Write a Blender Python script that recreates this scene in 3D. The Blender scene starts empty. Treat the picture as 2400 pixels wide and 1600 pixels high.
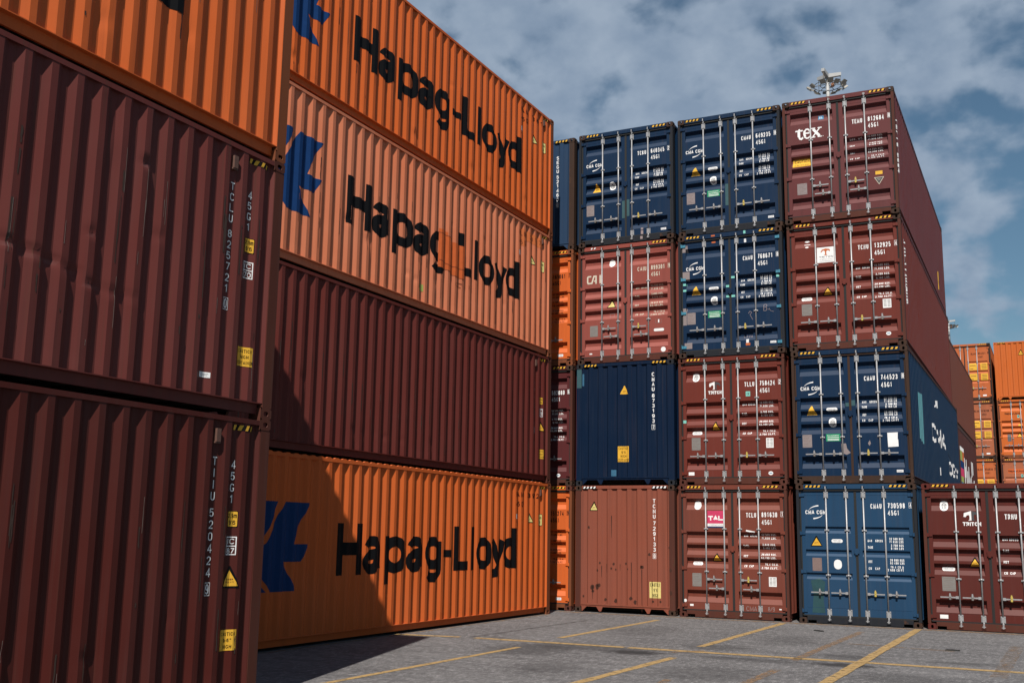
import bpy, math, random
from mathutils import Matrix, Vector
random.seed(7)
sc = bpy.context.scene
C = sc.collection
# ------------------------------------------------------------------ camera
cam = bpy.data.cameras.new('camera'); cam.lens = 37.894; cam.sensor_width = 36; cam.clip_start = 0.1; cam.clip_end = 3000
co = bpy.data.objects.new('camera', cam); C.objects.link(co)
yw, pt, rl = math.radians(-26.7976), math.radians(10.1784), math.radians(0.9446)
fwd = Vector((math.sin(yw)*math.cos(pt), math.cos(yw)*math.cos(pt), math.sin(pt)))
rt = Vector((math.cos(yw), -math.sin(yw), 0)); up = rt.cross(fwd)
r2 = rt*math.cos(rl)+up*math.sin(rl); u2 = up*math.cos(rl)-rt*math.sin(rl)
co.matrix_world = Matrix.Translation((4.5432, -23.7044, 1.715)) @ Matrix((r2, u2, -fwd)).transposed().to_4x4()
sc.camera = co
# ------------------------------------------------------------------ light
SUNV = Vector((0.297, -1.0, 1.236)).normalized()
SUN_EL = math.asin(SUNV.z); SUN_AZ = math.atan2(SUNV.x, SUNV.y)
sun = bpy.data.lights.new('sun', 'SUN'); sun.energy = 5.0; sun.angle = math.radians(0.53); sun.color = (1, 0.94, 0.86)
so = bpy.data.objects.new('sun', sun); C.objects.link(so); so.location = (0, 0, 60)
so.rotation_euler = SUNV.to_track_quat('Z', 'Y').to_euler()
w = bpy.data.worlds.new('World'); sc.world = w; w.use_nodes = True
nt = w.node_tree; nt.nodes.clear()
def N(t, typ, **k):
    n = t.nodes.new(typ)
    for a, b in k.items(): setattr(n, a, b)
    return n
def world():
    out = N(nt, 'ShaderNodeOutputWorld'); bg = N(nt, 'ShaderNodeBackground'); bg.inputs[1].default_value = 0.05
    sky = N(nt, 'ShaderNodeTexSky', sky_type='NISHITA', sun_disc=False)
    sky.sun_elevation = SUN_EL; sky.sun_rotation = SUN_AZ; sky.air_density = 1.0; sky.dust_density = 0.6; sky.ozone_density = 2.2
    tc = N(nt, 'ShaderNodeTexCoord'); sp = N(nt, 'ShaderNodeSeparateXYZ'); nt.links.new(tc.outputs['Generated'], sp.inputs[0])
    ad = N(nt, 'ShaderNodeMath', operation='ADD'); ad.inputs[1].default_value = 0.6; nt.links.new(sp.outputs[2], ad.inputs[0])
    mx = N(nt, 'ShaderNodeMath', operation='MAXIMUM'); mx.inputs[1].default_value = 0.05; nt.links.new(ad.outputs[0], mx.inputs[0])
    dv = []
    for i in (0, 1):
        d = N(nt, 'ShaderNodeMath', operation='DIVIDE'); nt.links.new(sp.outputs[i], d.inputs[0]); nt.links.new(mx.outputs[0], d.inputs[1]); dv.append(d)
    cb = N(nt, 'ShaderNodeCombineXYZ'); nt.links.new(dv[0].outputs[0], cb.inputs[0]); nt.links.new(dv[1].outputs[0], cb.inputs[1])
    mp = N(nt, 'ShaderNodeMapping'); mp.inputs['Location'].default_value = (3.1, 1.7, 0); nt.links.new(cb.outputs[0], mp.inputs[0])
    n1 = N(nt, 'ShaderNodeTexNoise'); n1.inputs['Scale'].default_value = 17; n1.inputs['Detail'].default_value = 7; n1.inputs['Roughness'].default_value = 0.47; n1.inputs['Distortion'].default_value = 0.1
    n2 = N(nt, 'ShaderNodeTexNoise'); n2.inputs['Scale'].default_value = 5; n2.inputs['Detail'].default_value = 3
    n3 = N(nt, 'ShaderNodeTexNoise'); n3.inputs['Scale'].default_value = 24; n3.inputs['Detail'].default_value = 5
    for n in (n1, n2, n3): nt.links.new(mp.outputs[0], n.inputs['Vector'])
    a = N(nt, 'ShaderNodeMath', operation='MULTIPLY_ADD'); a.inputs[1].default_value = 0.45; nt.links.new(n2.outputs[0], a.inputs[0]); nt.links.new(n1.outputs[0], a.inputs[2])
    # cloud cover grows with elevation and towards the left of the aisle
    h = N(nt, 'ShaderNodeMapRange'); h.inputs['From Min'].default_value = 0.02; h.inputs['From Max'].default_value = 0.38; h.inputs['To Min'].default_value = -0.09; h.inputs['To Max'].default_value = 0.045; nt.links.new(sp.outputs[2], h.inputs[0])
    l = N(nt, 'ShaderNodeMath', operation='MULTIPLY_ADD'); l.inputs[1].default_value = -0.16; l.inputs[2].default_value = 0.0; nt.links.new(sp.outputs[0], l.inputs[0])
    bk = N(nt, 'ShaderNodeMapRange'); bk.inputs['From Min'].default_value = -.3; bk.inputs['From Max'].default_value = .5; bk.inputs['To Min'].default_value = -.2; bk.inputs['To Max'].default_value = 0; nt.links.new(sp.outputs[1], bk.inputs[0]); h0 = h; h = N(nt, 'ShaderNodeMath', operation='ADD'); nt.links.new(h0.outputs[0], h.inputs[0]); nt.links.new(bk.outputs[0], h.inputs[1])
    s1 = N(nt, 'ShaderNodeMath', operation='ADD'); nt.links.new(a.outputs[0], s1.inputs[0]); nt.links.new(h.outputs[0], s1.inputs[1])
    s2 = N(nt, 'ShaderNodeMath', operation='ADD'); nt.links.new(s1.outputs[0], s2.inputs[0]); nt.links.new(l.outputs[0], s2.inputs[1])
    mr = N(nt, 'ShaderNodeMapRange', interpolation_type='SMOOTHSTEP'); mr.inputs['From Min'].default_value = 0.60; mr.inputs['From Max'].default_value = 0.84; nt.links.new(s2.outputs[0], mr.inputs[0])
    cr = N(nt, 'ShaderNodeMapRange'); cr.inputs['From Min'].default_value = 0.35; cr.inputs['From Max'].default_value = 0.68; nt.links.new(n3.outputs[0], cr.inputs[0])
    cc = N(nt, 'ShaderNodeMix', data_type='RGBA'); cc.inputs['A'].default_value = (3.5, 4.6, 6.2, 1); cc.inputs['B'].default_value = (5.0, 6.1, 7.6, 1); nt.links.new(cr.outputs[0], cc.inputs['Factor'])
    tint = N(nt, 'ShaderNodeMix', data_type='RGBA', blend_type='MULTIPLY'); tint.inputs['Factor'].default_value = 1; tint.inputs['B'].default_value = (0.86, 1.02, 0.98, 1); nt.links.new(sky.outputs[0], tint.inputs['A'])
    ml = N(nt, 'ShaderNodeMath', operation='MULTIPLY'); ml.inputs[1].default_value = 0.9; nt.links.new(mr.outputs[0], ml.inputs[0])
    fm = N(nt, 'ShaderNodeMix', data_type='RGBA'); nt.links.new(ml.outputs[0], fm.inputs['Factor']); nt.links.new(tint.outputs['Result'], fm.inputs['A']); nt.links.new(cc.outputs['Result'], fm.inputs['B'])
    nt.links.new(fm.outputs['Result'], bg.inputs[0]); nt.links.new(bg.outputs[0], out.inputs[0])
world()
sc.view_settings.view_transform = 'Standard'; sc.view_settings.look = 'None'; sc.view_settings.exposure = 0.5; sc.view_settings.gamma = 1
# ------------------------------------------------------------------ materials
def plain(name, col, rough=0.6, metal=0.0, var=0.15, scale=8):
    m = bpy.data.materials.new(name); m.use_nodes = True; t = m.node_tree; b = t.nodes['Principled BSDF']
    b.inputs['Roughness'].default_value = rough; b.inputs['Metallic'].default_value = metal
    col = tuple(c*.77 for c in col); tc = N(t, 'ShaderNodeTexCoord'); n = N(t, 'ShaderNodeTexNoise'); n.inputs['Scale'].default_value = scale; n.inputs['Detail'].default_value = 6
    t.links.new(tc.outputs['Object'], n.inputs['Vector'])
    mx = N(t, 'ShaderNodeMix', data_type='RGBA'); mx.inputs['A'].default_value = tuple(c*(1-var) for c in col)+(1,); mx.inputs['B'].default_value = tuple(min(1, c*(1+var)) for c in col)+(1,)
    t.links.new(n.outputs[0], mx.inputs['Factor']); t.links.new(mx.outputs['Result'], b.inputs['Base Color'])
    return m
PK = 0.56
def paint(name, col, fade=(0.1, 0.1, 0.1), rust=0.25, grime=0.35, rough=0.5, fadeamt=0.25, spots=0.0, streak=.12):
    """weathered steel paint: chalky fading, run-down streaks, grime film and rust where the coat has failed"""
    m = bpy.data.materials.new(name); m.use_nodes = True; t = m.node_tree; b = t.nodes['Principled BSDF']; L = t.links.new; col = tuple(c*PK for c in col)
    tc = N(t, 'ShaderNodeTexCoord'); oi = N(t, 'ShaderNodeObjectInfo')
    off = N(t, 'ShaderNodeVectorMath', operation='ADD'); off.inputs[1].default_value = (random.uniform(0, 50), random.uniform(0, 50), random.uniform(0, 50)); L(tc.outputs['Object'], off.inputs[0])
    def noise(scale, det=5, sc3=None, rough_=0.55):
        n = N(t, 'ShaderNodeTexNoise'); n.inputs['Scale'].default_value = scale; n.inputs['Detail'].default_value = det; n.inputs['Roughness'].default_value = rough_
        if sc3:
            mp = N(t, 'ShaderNodeMapping'); mp.inputs['Scale'].default_value = sc3; L(off.outputs[0], mp.inputs[0]); L(mp.outputs[0], n.inputs['Vector'])
        else: L(off.outputs[0], n.inputs['Vector'])
        return n
    def rng(n, a, c, d=0.0, e=1.0):
        r = N(t, 'ShaderNodeMapRange'); r.inputs['From Min'].default_value = a; r.inputs['From Max'].default_value = c; r.inputs['To Min'].default_value = d; r.inputs['To Max'].default_value = e; L(n.outputs[0], r.inputs[0]); return r
    def mix(fac, A, B):
        x = N(t, 'ShaderNodeMix', data_type='RGBA'); L(fac.outputs[0], x.inputs['Factor'])
        if isinstance(A, tuple): x.inputs['A'].default_value = A+(1,)
        else: L(A.outputs['Result'], x.inputs['A'])
        x.inputs['B'].default_value = tuple(B)+(1,); return x
    big = rng(noise(0.7, 4), 0.3, 0.75, 0, fadeamt); c1 = mix(big, tuple(col), tuple(0.7*a+0.3*f+0.005 for a, f in zip(col, fade)))
    st = rng(noise(1.0, 5, (9, 9, 0.35)), 0.5, 0.78, 0, grime); c2 = mix(st, c1, tuple(0.45*a+0.01 for a in col))
    st2 = rng(noise(1.0, 5, (13, 13, 0.6)), 0.55, 0.85, 0, 0.3); c3 = mix(st2, c2, tuple(0.8*a+0.03 for a in col))
    sb = rng(noise(1.0, 6, (24, 24, .55), .6), .56, .7, 0, streak); c3 = mix(sb, c3, (.06, .03, .02))
    sc_ = rng(noise(26, 7, None, 0.7), 0.62, 0.7, 0, 0.45*grime); c4 = mix(sc_, c3, tuple(0.7*a+0.025 for a in col))
    rn = noise(5.5, 9, (1, 1, 0.55), 0.68); rt_ = rng(rn, 0.80-0.30*rust, 0.86-0.30*rust); 
    c5 = mix(rt_, c4, (0.055, 0.028, 0.018))
    last = c5
    if spots:
        rn2 = noise(3.2, 3, (1, 1, 0.5), 0.5); last = mix(rng(rn2, 0.72, 0.76, 0, spots), c5, (0.03, 0.012, 0.008))
    # ledges facing up lightened: settled dust plus sky sheen put into the colour
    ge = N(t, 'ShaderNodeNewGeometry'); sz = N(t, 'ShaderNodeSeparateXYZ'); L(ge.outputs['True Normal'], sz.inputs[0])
    ledge_lift = N(t, 'ShaderNodeMapRange'); ledge_lift.inputs['From Min'].default_value = .15; ledge_lift.inputs['From Max'].default_value = .5; ledge_lift.inputs['To Max'].default_value = .5; L(sz.outputs[2], ledge_lift.inputs[0])
    last = mix(ledge_lift, last, tuple(1.08*a+.040 for a in col))
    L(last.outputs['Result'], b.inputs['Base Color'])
    rr = N(t, 'ShaderNodeMapRange'); rr.inputs['To Min'].default_value = rough; rr.inputs['To Max'].default_value = 0.9; L(rt_.outputs[0], rr.inputs[0]); L(rr.outputs[0], b.inputs['Roughness'])
    b.inputs['Specular IOR Level'].default_value = 0.12
    bn = N(t, 'ShaderNodeBump'); bn.inputs['Strength'].default_value = 0.25; bn.inputs['Distance'].default_value = 0.004
    bh = noise(3.0, 6, None, 0.6); L(bh.outputs[0], bn.inputs['Height']); L(bn.outputs[0], b.inputs['Normal'])
    return m
INK = {}
def ink(key):
    if key in INK: return INK[key]
    col = dict(white=(.82, .82, .82), rustdark=(.05, .016, .009), scuff=(.055, .032, .024), scratch=(.2, .15, .13), orscuff=(.3, .1, .05), cream=(.6, .55, .45), black=(.003, .003, .004), yellow=(.72, .40, .035), paleyellow=(.68, .56, .2), hapagblue=(.005, .035, .13), brown=(.14, .03, .01),
               green=(.01, .27, .12), plate=(.2, .19, .18), pink=(.55, .04, .12), navy=(.02, .035, .1), teal=(.09, .26, .3), grey=(.1, .1, .11), orange=(.5, .12, .03), mint=(.2, .55, .48), dirty=(.2, .14, .13),
               dpatch=(.03, .085, .1), tape=(.24, .2, .2), lblue=(.04, .2, .36), orpatch=(.54, .105, .022), red=(.3, .04, .03), chalk=(.3, .24, .24), seal=(.06, .06, .065), bluepaint=(.035, .13, .22), lime=(.3, .33, .08), freshbrown=(.55, .14, .04)).get(key)
    INK[key] = plain('paint_mark_'+key, col, 0.65, 0, 0.16, 14); INK[key].node_tree.nodes['Principled BSDF'].inputs['Specular IOR Level'].default_value = .12 if key in ('black', 'hapagblue') else .3; return INK[key]
GASKET = plain('rubber_gasket', (.009, .009, .009), .85); STEEL = plain('galvanised_steel', (.36, .36, .37), .42, .25, .3, 25); DSTEEL = plain('dirty_steel', (.2, .18, .17), .6, .3, .4, 30)
BRASS = plain('yellow_tag', (.5, .38, .08), .5); FLOORM = plain('underfloor', (.03, .025, .02), .9)
# ------------------------------------------------------------------ mesh helpers
class MB:
    def __init__(s): s.v = []; s.f = []; s.m = []; s.sm = []
    def q(s, pts, m=0, smooth=False):
        i = len(s.v); s.v += [tuple(p) for p in pts]; s.f.append(tuple(range(i, i+len(pts)))); s.m.append(m); s.sm.append(smooth)
    def box(s, x0, x1, y0, y1, z0, z1, m=0):
        p = [(x0, y0, z0), (x1, y0, z0), (x1, y1, z0), (x0, y1, z0), (x0, y0, z1), (x1, y0, z1), (x1, y1, z1), (x0, y1, z1)]
        i = len(s.v); s.v += p
        for f in ((0, 3, 2, 1), (4, 5, 6, 7), (0, 1, 5, 4), (1, 2, 6, 5), (2, 3, 7, 6), (3, 0, 4, 7)): s.f.append(tuple(i+a for a in f)); s.m.append(m); s.sm.append(False)
    def cyl(s, p0, p1, r0, r1=None, n=8, m=0, caps=True):
        r1 = r0 if r1 is None else r1; p0 = Vector(p0); p1 = Vector(p1); d = (p1-p0).normalized()
        a = d.orthogonal().normalized(); b = d.cross(a); i = len(s.v)
        for p, r in ((p0, r0), (p1, r1)):
            for k in range(n):
                t = 2*math.pi*k/n; s.v.append(tuple(p+a*math.cos(t)*r+b*math.sin(t)*r))
        for k in range(n): s.f.append((i+k, i+(k+1) % n, i+n+(k+1) % n, i+n+k)); s.m.append(m); s.sm.append(True)
        if caps:
            s.f.append(tuple(i+k for k in range(n))[::-1]); s.m.append(m); s.sm.append(False); s.f.append(tuple(i+n+k for k in range(n))); s.m.append(m); s.sm.append(False)
    def mesh(s, name, mats):
        me = bpy.data.meshes.new(name); me.from_pydata(s.v, [], s.f)
        for mm in mats: me.materials.append(mm)
        me.polygons.foreach_set('material_index', s.m); me.polygons.foreach_set('use_smooth', s.sm); me.update(); return me
def link(name, me, parent=None, mat=None, loc=None):
    o = bpy.data.objects.new(name, me); C.objects.link(o); o.parent = parent
    if loc: o.location = loc
    if mat is not None:
        for sl in o.material_slots[:1]: sl.link = 'OBJECT'; sl.material = mat
    return o
def tag(o, label, cat, group=None, kind=None):
    o['label'] = label; o['category'] = cat
    if group: o['group'] = group
    if kind: o['kind'] = kind
    return o
# ------------------------------------------------------------------ stroke lettering
def arc(cx, cy, rx, ry, a0, a1, n=7): return [(cx+rx*math.cos(math.radians(a0+(a1-a0)*i/n)), cy+ry*math.sin(math.radians(a0+(a1-a0)*i/n))) for i in range(n+1)]
TOP = arc(.5, .7, .5, .3, 0, 180); BOT = arc(.5, .3, .5, .3, 180, 360); X = .74
G = {
 'A': [[(0, 0), (.5, 1), (1, 0)], [(.17, .28), (.83, .28)]], 'B': [[(0, 0), (0, 1), (.55, 1)]+arc(.55, .76, .4, .24, 90, -90, 5)+[(0, .52)], [(.5, .52)]+arc(.55, .26, .45, .26, 90, -90, 5)+[(0, 0)]],
 'C': [arc(.5, .72, .5, .28, 20, 180, 6)+arc(.5, .28, .5, .28, 180, 340, 6)], 'D': [[(0, 0), (0, 1), (.45, 1)]+arc(.45, .65, .55, .35, 90, 0, 4)+arc(.45, .35, .55, .35, 0, -90, 4)+[(0, 0)]], 'E': [[(1, 1), (0, 1), (0, 0), (1, 0)], [(0, .52), (.85, .52)]], 'F': [[(1, 1), (0, 1), (0, 0)], [(0, .5), (.85, .5)]],
 'G': [arc(.5, .74, .5, .26, 20, 180, 6)+arc(.5, .26, .5, .26, 180, 350, 6)+[(1, .42), (.6, .42)]], 'H': [[(0, 0), (0, 1)], [(1, 0), (1, 1)], [(0, .51), (1, .51)]], 'I': [[(.5, 0), (.5, 1)]], 'K': [[(0, 0), (0, 1)], [(1, 1), (.05, .42)], [(.35, .6), (1, 0)]],
 'L': [[(0, 1), (0, 0), (1, 0)]], 'M': [[(0, 0), (0, 1), (.5, .1), (1, 1), (1, 0)]], 'N': [[(0, 0), (0, 1), (1, 0), (1, 1)]], 'O': [TOP+BOT], 'P': [[(0, 0), (0, 1), (.55, 1)]+arc(.55, .73, .45, .27, 90, -90, 6)+[(0, .46)]],
 'R': [[(0, 0), (0, 1), (.55, 1)]+arc(.55, .75, .45, .25, 90, -90, 6)+[(0, .5)], [(.5, .5), (1, 0)]], 'S': [arc(.5, .75, .47, .25, 15, 270, 9)+arc(.5, .25, .5, .25, 90, -165, 9)], 'T': [[(0, 1), (1, 1)], [(.5, 1), (.5, 0)]],
 'U': [[(0, 1)]+BOT+[(1, 1)]], 'V': [[(0, 1), (.5, 0), (1, 1)]], 'W': [[(0, 1), (.25, 0), (.5, .8), (.75, 0), (1, 1)]], 'X': [[(0, 0), (1, 1)], [(0, 1), (1, 0)]], 'Y': [[(0, 1), (.5, .45), (1, 1)], [(.5, .45), (.5, 0)]],
 'Z': [[(0, 1), (1, 1), (0, 0), (1, 0)]], '0': [TOP+BOT+[(1, .7)]], '1': [[(.1, .78), (.6, 1), (.6, 0)]], '2': [arc(.5, .71, .5, .29, 175, -35, 8)+[(0, 0), (1, 0)]],
 '3': [arc(.5, .76, .46, .24, 160, -90, 8)+arc(.5, .26, .5, .26, 90, -160, 8)], '4': [[(.78, 0), (.78, 1), (0, .27), (1, .27)]], '5': [[(.92, 1), (.12, 1), (.05, .52)]+arc(.48, .32, .52, .32, 130, -155, 8)],
 '6': [arc(.5, .3, .5, .3, 180, 540, 10), arc(.5, .7, .5, .3, 25, 180, 5)+[(0, .3)]], '7': [[(0, 1), (1, 1), (.35, 0)]], '8': [arc(.5, .76, .44, .24, -90, 270, 10), arc(.5, .27, .5, .27, 90, 450, 10)],
 '9': [arc(.5, .7, .5, .3, 0, 360, 10), [(1, .7), (1, .3)]+arc(.5, .3, .5, .3, 0, -155, 6)], '-': [[(0, .42), (1, .42)]], '.': [[(.3, .0), (.5, .0)]], "'": [[(.5, 1), (.5, .78)]], '"': [[(.2, 1), (.2, .8)], [(.7, 1), (.7, .8)]], '/': [[(0, 0), (1, 1)]],
 'a': [arc(.5, X-.23, .44, .23, 160, 0, 6)+[(.94, 0)], arc(.47, .22, .47, .22, 0, 360, 10)], 'p': [[(0, X), (0, -.27)], arc(.5, X/2, .5, X/2, 0, 360, 12)], 'd': [[(1, 1), (1, 0)], arc(.5, X/2, .5, X/2, 0, 360, 12)],
 'g': [[(1, X), (1, -.03)]+arc(.52, -.05, .48, .22, 0, -165, 6), arc(.5, X/2, .5, X/2, 0, 360, 12)], 'l': [[(.5, 0), (.5, 1)]], 'o': [arc(.5, X/2, .5, X/2, 0, 360, 12)], 'y': [[(0, X), (.52, .02)], [(1, X), (.5, -.1), (.36, -.25), (.12, -.27)]],
 'e': [[(.02, X*.52), (1, X*.52)]+arc(.5, X/2, .5, X/2, 10, 330, 10)], 'c': [arc(.5, X/2, .5, X/2, 40, 320, 9)], 'i': [[(.5, 0), (.5, X)], [(.5, .9), (.5, 1)]], 'n': [[(0, 0), (0, X)], [(0, .45)]+arc(.5, .45, .5, X-.45, 180, 0, 5)+[(1, 0)]],
 't': [[(.4, 1), (.4, .1), (.8, 0)], [(0, X), (.9, X)]], 'r': [[(0, 0), (0, X)], [(0, .5), (.4, X), (.8, X)]], 's': [arc(.5, X*.75, .45, X*.25, 20, 270, 7)+arc(.5, X*.25, .5, X*.25, 90, -160, 7)], 'k': [[(0, 0), (0, 1)], [(.9, X), (.05, .3)], [(.35, .45), (1, 0)]],
 'b': [[(0, 0), (0, 1)], arc(.5, X/2, .5, X/2, 0, 360, 12)], 'x': [[(0, 0), (1, X)], [(0, X), (1, 0)]], 'm': [[(0, 0), (0, X), (.5, X), (.5, 0)], [(.5, X), (1, X), (1, 0)]], 'f': [[(.9, 1), (.4, .95), (.4, 0)], [(0, X), (.8, X)]], 'h': [[(0, 0), (0, 1)], [(0, .45), (.5, X), (1, .5), (1, 0)]], 'u': [[(0, X), (0, .2), (.5, 0), (1, .2)], [(1, X), (1, 0)]],
}
WD = {'I': .3, 'l': .28, 'i': .28, '.': .35, '-': .62, '1': .7, ' ': .55, 'M': 1.15, 'W': 1.3, "'": .3, 'm': 1.3, 't': .6, 'f': .6, 'r': .6}
def strip(pts, t, cap=False):
    """a stroke of width t along pts as quads with mitred joints"""
    P = [Vector(p) for p in pts]
    if cap and (P[0]-P[-1]).length > 1e-5: P[0] = P[0]+(P[0]-P[1]).normalized()*t/2; P[-1] = P[-1]+(P[-1]-P[-2]).normalized()*t/2
    P = [p for i, p in enumerate(P) if i == 0 or (p-P[i-1]).length > 1e-6]
    closed = (P[0]-P[-1]).length < 1e-5
    if closed: P = P[:-1]
    n = len(P); Lf, Rt = [], []
    for i in range(n):
        a = (P[i]-P[i-1]) if (i > 0 or closed) else None; b = (P[(i+1) % n]-P[i]) if (i < n-1 or closed) else None
        if a is None: a = b
        if b is None: b = a
        a = a.normalized(); b = b.normalized(); na = Vector((-a.y, a.x)); nb = Vector((-b.y, b.x)); mt = na+nb
        if mt.length < 1e-4: mt = na
        mt.normalize(); k = t/2/max(.42, mt.dot(na)); Lf.append(P[i]+mt*k); Rt.append(P[i]-mt*k)
    return [[Rt[i], Rt[(i+1) % n], Lf[(i+1) % n], Lf[i]] for i in range(n if closed else n-1)]
class Ink:
    """flat marks in (a, z) wall coordinates, later laid onto the corrugated steel"""
    def __init__(s): s.p = []
    def poly(s, pts, col, lay=0): s.p.append(([Vector(q) for q in pts], col, lay)); return s
    def rect(s, x0, z0, x1, z1, col, lay=0): return s.poly([(x0, z0), (x1, z0), (x1, z1), (x0, z1)], col, lay)
    def ell(s, cx, cz, rx, rz, col, lay=0, n=16): return s.poly(arc(cx, cz, rx, rz, 0, 360*(n-1)/n, n-1), col, lay)
    def rrect(s, x0, z0, x1, z1, r, col, lay=0):
        return s.poly(arc(x1-r, z1-r, r, r, 0, 90, 3)+arc(x0+r, z1-r, r, r, 90, 180, 3)+arc(x0+r, z0+r, r, r, 180, 270, 3)+arc(x1-r, z0+r, r, r, 270, 360, 3), col, lay)
    def stroke(s, pts, t, col, lay=0, cap=False):
        for q in strip(pts, t, cap): s.p.append((q, col, lay))
        return s
    def tess(s, pts, col, lay=0):
        from mathutils.geometry import tessellate_polygon
        for t in tessellate_polygon([[Vector((a, b, 0)) for a, b in pts]]): s.p.append(([Vector(pts[i]) for i in t], col, lay))
        return s
    def glyph(s, ch, x0, z0, x1, z1, t, col, lay=0, font=None):
        for k, st in enumerate((font or G).get(ch, [])): s.stroke([(x0+t/2+u*max(0, x1-x0-t), z0+t/2+v*(z1-z0-t)) for u, v in st], t, col, lay+k*.6, (abs(st[0][0]-st[1][0]) < .02 or abs(st[0][1]-st[1][1]) < .02) and (abs(st[-1][0]-st[-2][0]) < .02 or abs(st[-1][1]-st[-2][1]) < .02))
        return s
    def text(s, txt, x0, z0, x1, z1, col='white', bold=.16, gap=.22, lay=0, mono=False):
        w_ = [(1 if (mono and c != ' ') else WD.get(c, 1)) for c in txt]; tot = sum(w_)+gap*(len(txt)-1); k = (x1-x0)/tot; x = x0; t = bold*(z1-z0)
        for c, ww in zip(txt, w_):
            if c != ' ': s.glyph(c, x, z0, x+max(ww*k, t), z1, t, col, lay)
            x += (ww+gap)*k
        return s
    def vcode(s, txt, xc, z1, pitch, w_, h, col='white', bold=.2):
        z = z1
        for c in txt:
            if c == ' ': z -= pitch*.45; continue
            if c == '[': s.box = True; continue
            s.glyph(c, xc-w_/2, z-h, xc+w_/2, z, bold*h, col); z -= pitch
        return z
    def frame(s, x0, z0, x1, z1, t, col, lay=0):
        s.rect(x0, z0, x1, z0+t, col, lay); s.rect(x0, z1-t, x1, z1, col, lay); s.rect(x0, z0+t, x0+t, z1-t, col, lay); s.rect(x1-t, z0+t, x1, z1-t, col, lay); return s
    def build(s, name, parent, surf):
        """surf: (breaks along a, breaks along z, point function)"""
        ba, bz, fn = surf; mb = MB(); cols = []
        for pts, col, lay in s.p:
            if col not in cols: cols.append(col)
            pieces = [pts]
            for ax, br in ((0, ba), (1, bz)):
                for b in br:
                    nx = []
                    for q in pieces:
                        lo = min(p[ax] for p in q); hi = max(p[ax] for p in q)
                        if b <= lo+1e-5 or b >= hi-1e-5: nx.append(q); continue
                        A, B = [], []
                        for i in range(len(q)):
                            p, r = q[i], q[(i+1) % len(q)]
                            (A if p[ax] <= b else B).append(p)
                            if (p[ax]-b)*(r[ax]-b) < 0:
                                c = p+(r-p)*((b-p[ax])/(r[ax]-p[ax])); A.append(c); B.append(c)
                            elif abs(p[ax]-b) < 1e-9: B.append(p)
                        nx += [k for k in (A, B) if len(k) > 2]
                    pieces = nx
            for q in pieces:
                cen = sum(q, Vector((0, 0)))/len(q)
                mb.q([fn(p[0], p[1], cen, lay) for p in q], cols.index(col))
        return link(name, mb.mesh(name, [ink(c) for c in cols]), parent)
# ------------------------------------------------------------------ container shapes
W, L, H = 2.438, 12.192, 2.896; HW = W/2
Y0 = .188; prof = [(0, 0)]
def _prof():
    y = Y0; pr = [(y, 0)]; y += .068; pr.append((y, .036))
    for k in range(42):
        y += .070; pr.append((y, .036)); y += .068; pr.append((y, 0)); y += .072; pr.append((y, 0)); y += .068; pr.append((y, .036))
    y += .070; pr.append((y, .036)); y += .030; pr.append((y, .004)); y += .006; pr.append((y, 0)); return pr
prof = _prof(); PY = [p[0] for p in prof]; PD = [p[1] for p in prof]
def pdepth(y):
    if y <= PY[0] or y >= PY[-1]: return 0.0
    import bisect
    i = bisect.bisect_right(PY, y)-1; a = (y-PY[i])/(PY[i+1]-PY[i]); return PD[i]+(PD[i+1]-PD[i])*a
def vn(a, b, seed):
    from mathutils import noise
    return noise.noise(Vector((a, b, seed)))
def side_depth(y, z, seed, dents):
    d = pdepth(y)+.006
    if .25 < z < 2.75: d += .0035*vn(y*1.3, z*1.1, seed)+.0015*vn(y*4, z*3, seed+3)
    for (dy, dz, ry, rz, dp) in dents:
        q = ((y-dy)/ry)**2+((z-dz)/rz)**2
        if q < 4: d += dp*math.exp(-q*1.6)
    return d
def side_mesh(name, side, seed, dents=(), nz=64):
    mb = MB(); zs = [.165+(2.84-.165)*i/nz for i in range(nz+1)]; ys = []
    for i in range(len(PY)-1): ys += [PY[i], (PY[i]+PY[i+1])/2]
    ys.append(PY[-1]); rows = []
    for y in ys: rows.append([(side*(HW-side_depth(y, z, seed, dents)), y, z) for z in zs])
    nzz = len(zs)
    mb.v = [p for r in rows for p in r]
    for i in range(len(ys)-1):
        for j in range(nz):
            a = i*nzz+j; f = (a, a+nzz, a+nzz+1, a+1); mb.f.append(f if side > 0 else f[::-1]); mb.m.append(0); mb.sm.append(True)
    me = mb.mesh(name, [None]); sharp = set(range(0, len(ys), 2))
    for e in me.edges:
        a, b = e.vertices
        if a//nzz == b//nzz and (a//nzz) in sharp: e.use_edge_sharp = True
    return me
GRA = [(2.599, 2.345), (1.868, 1.625), (1.583, 1.355), (1.298, 1.075), (.594, .336)]; GRB = [(2.005, 1.865), (1.525, 1.39), (1.045, .91)]
def groove_prof(style):
    out = [(2.77, 0)]
    for a, b in (GRA if style == 'A' else GRB):
        if style == 'A': t, m_, bt, dp = .055, .080, .095, .068
        else: t, m_, bt, dp = .032, .05, .05, .036
        k = (a-b)/(t+m_+bt); out += [(a, 0), (a-t*k, dp), (a-(t+m_)*k, dp), (b, 0)]
    out.append((.165, 0)); return out[::-1]
GP = {'A': groove_prof('A'), 'B': groove_prof('B')}
def gdepth(style, z):
    p = GP[style]
    for (z0, d0), (z1, d1) in zip(p, p[1:]):
        if z0 <= z <= z1: return d0+(d1-d0)*(z-z0)/(z1-z0)
    return 0
DF = .055
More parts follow.
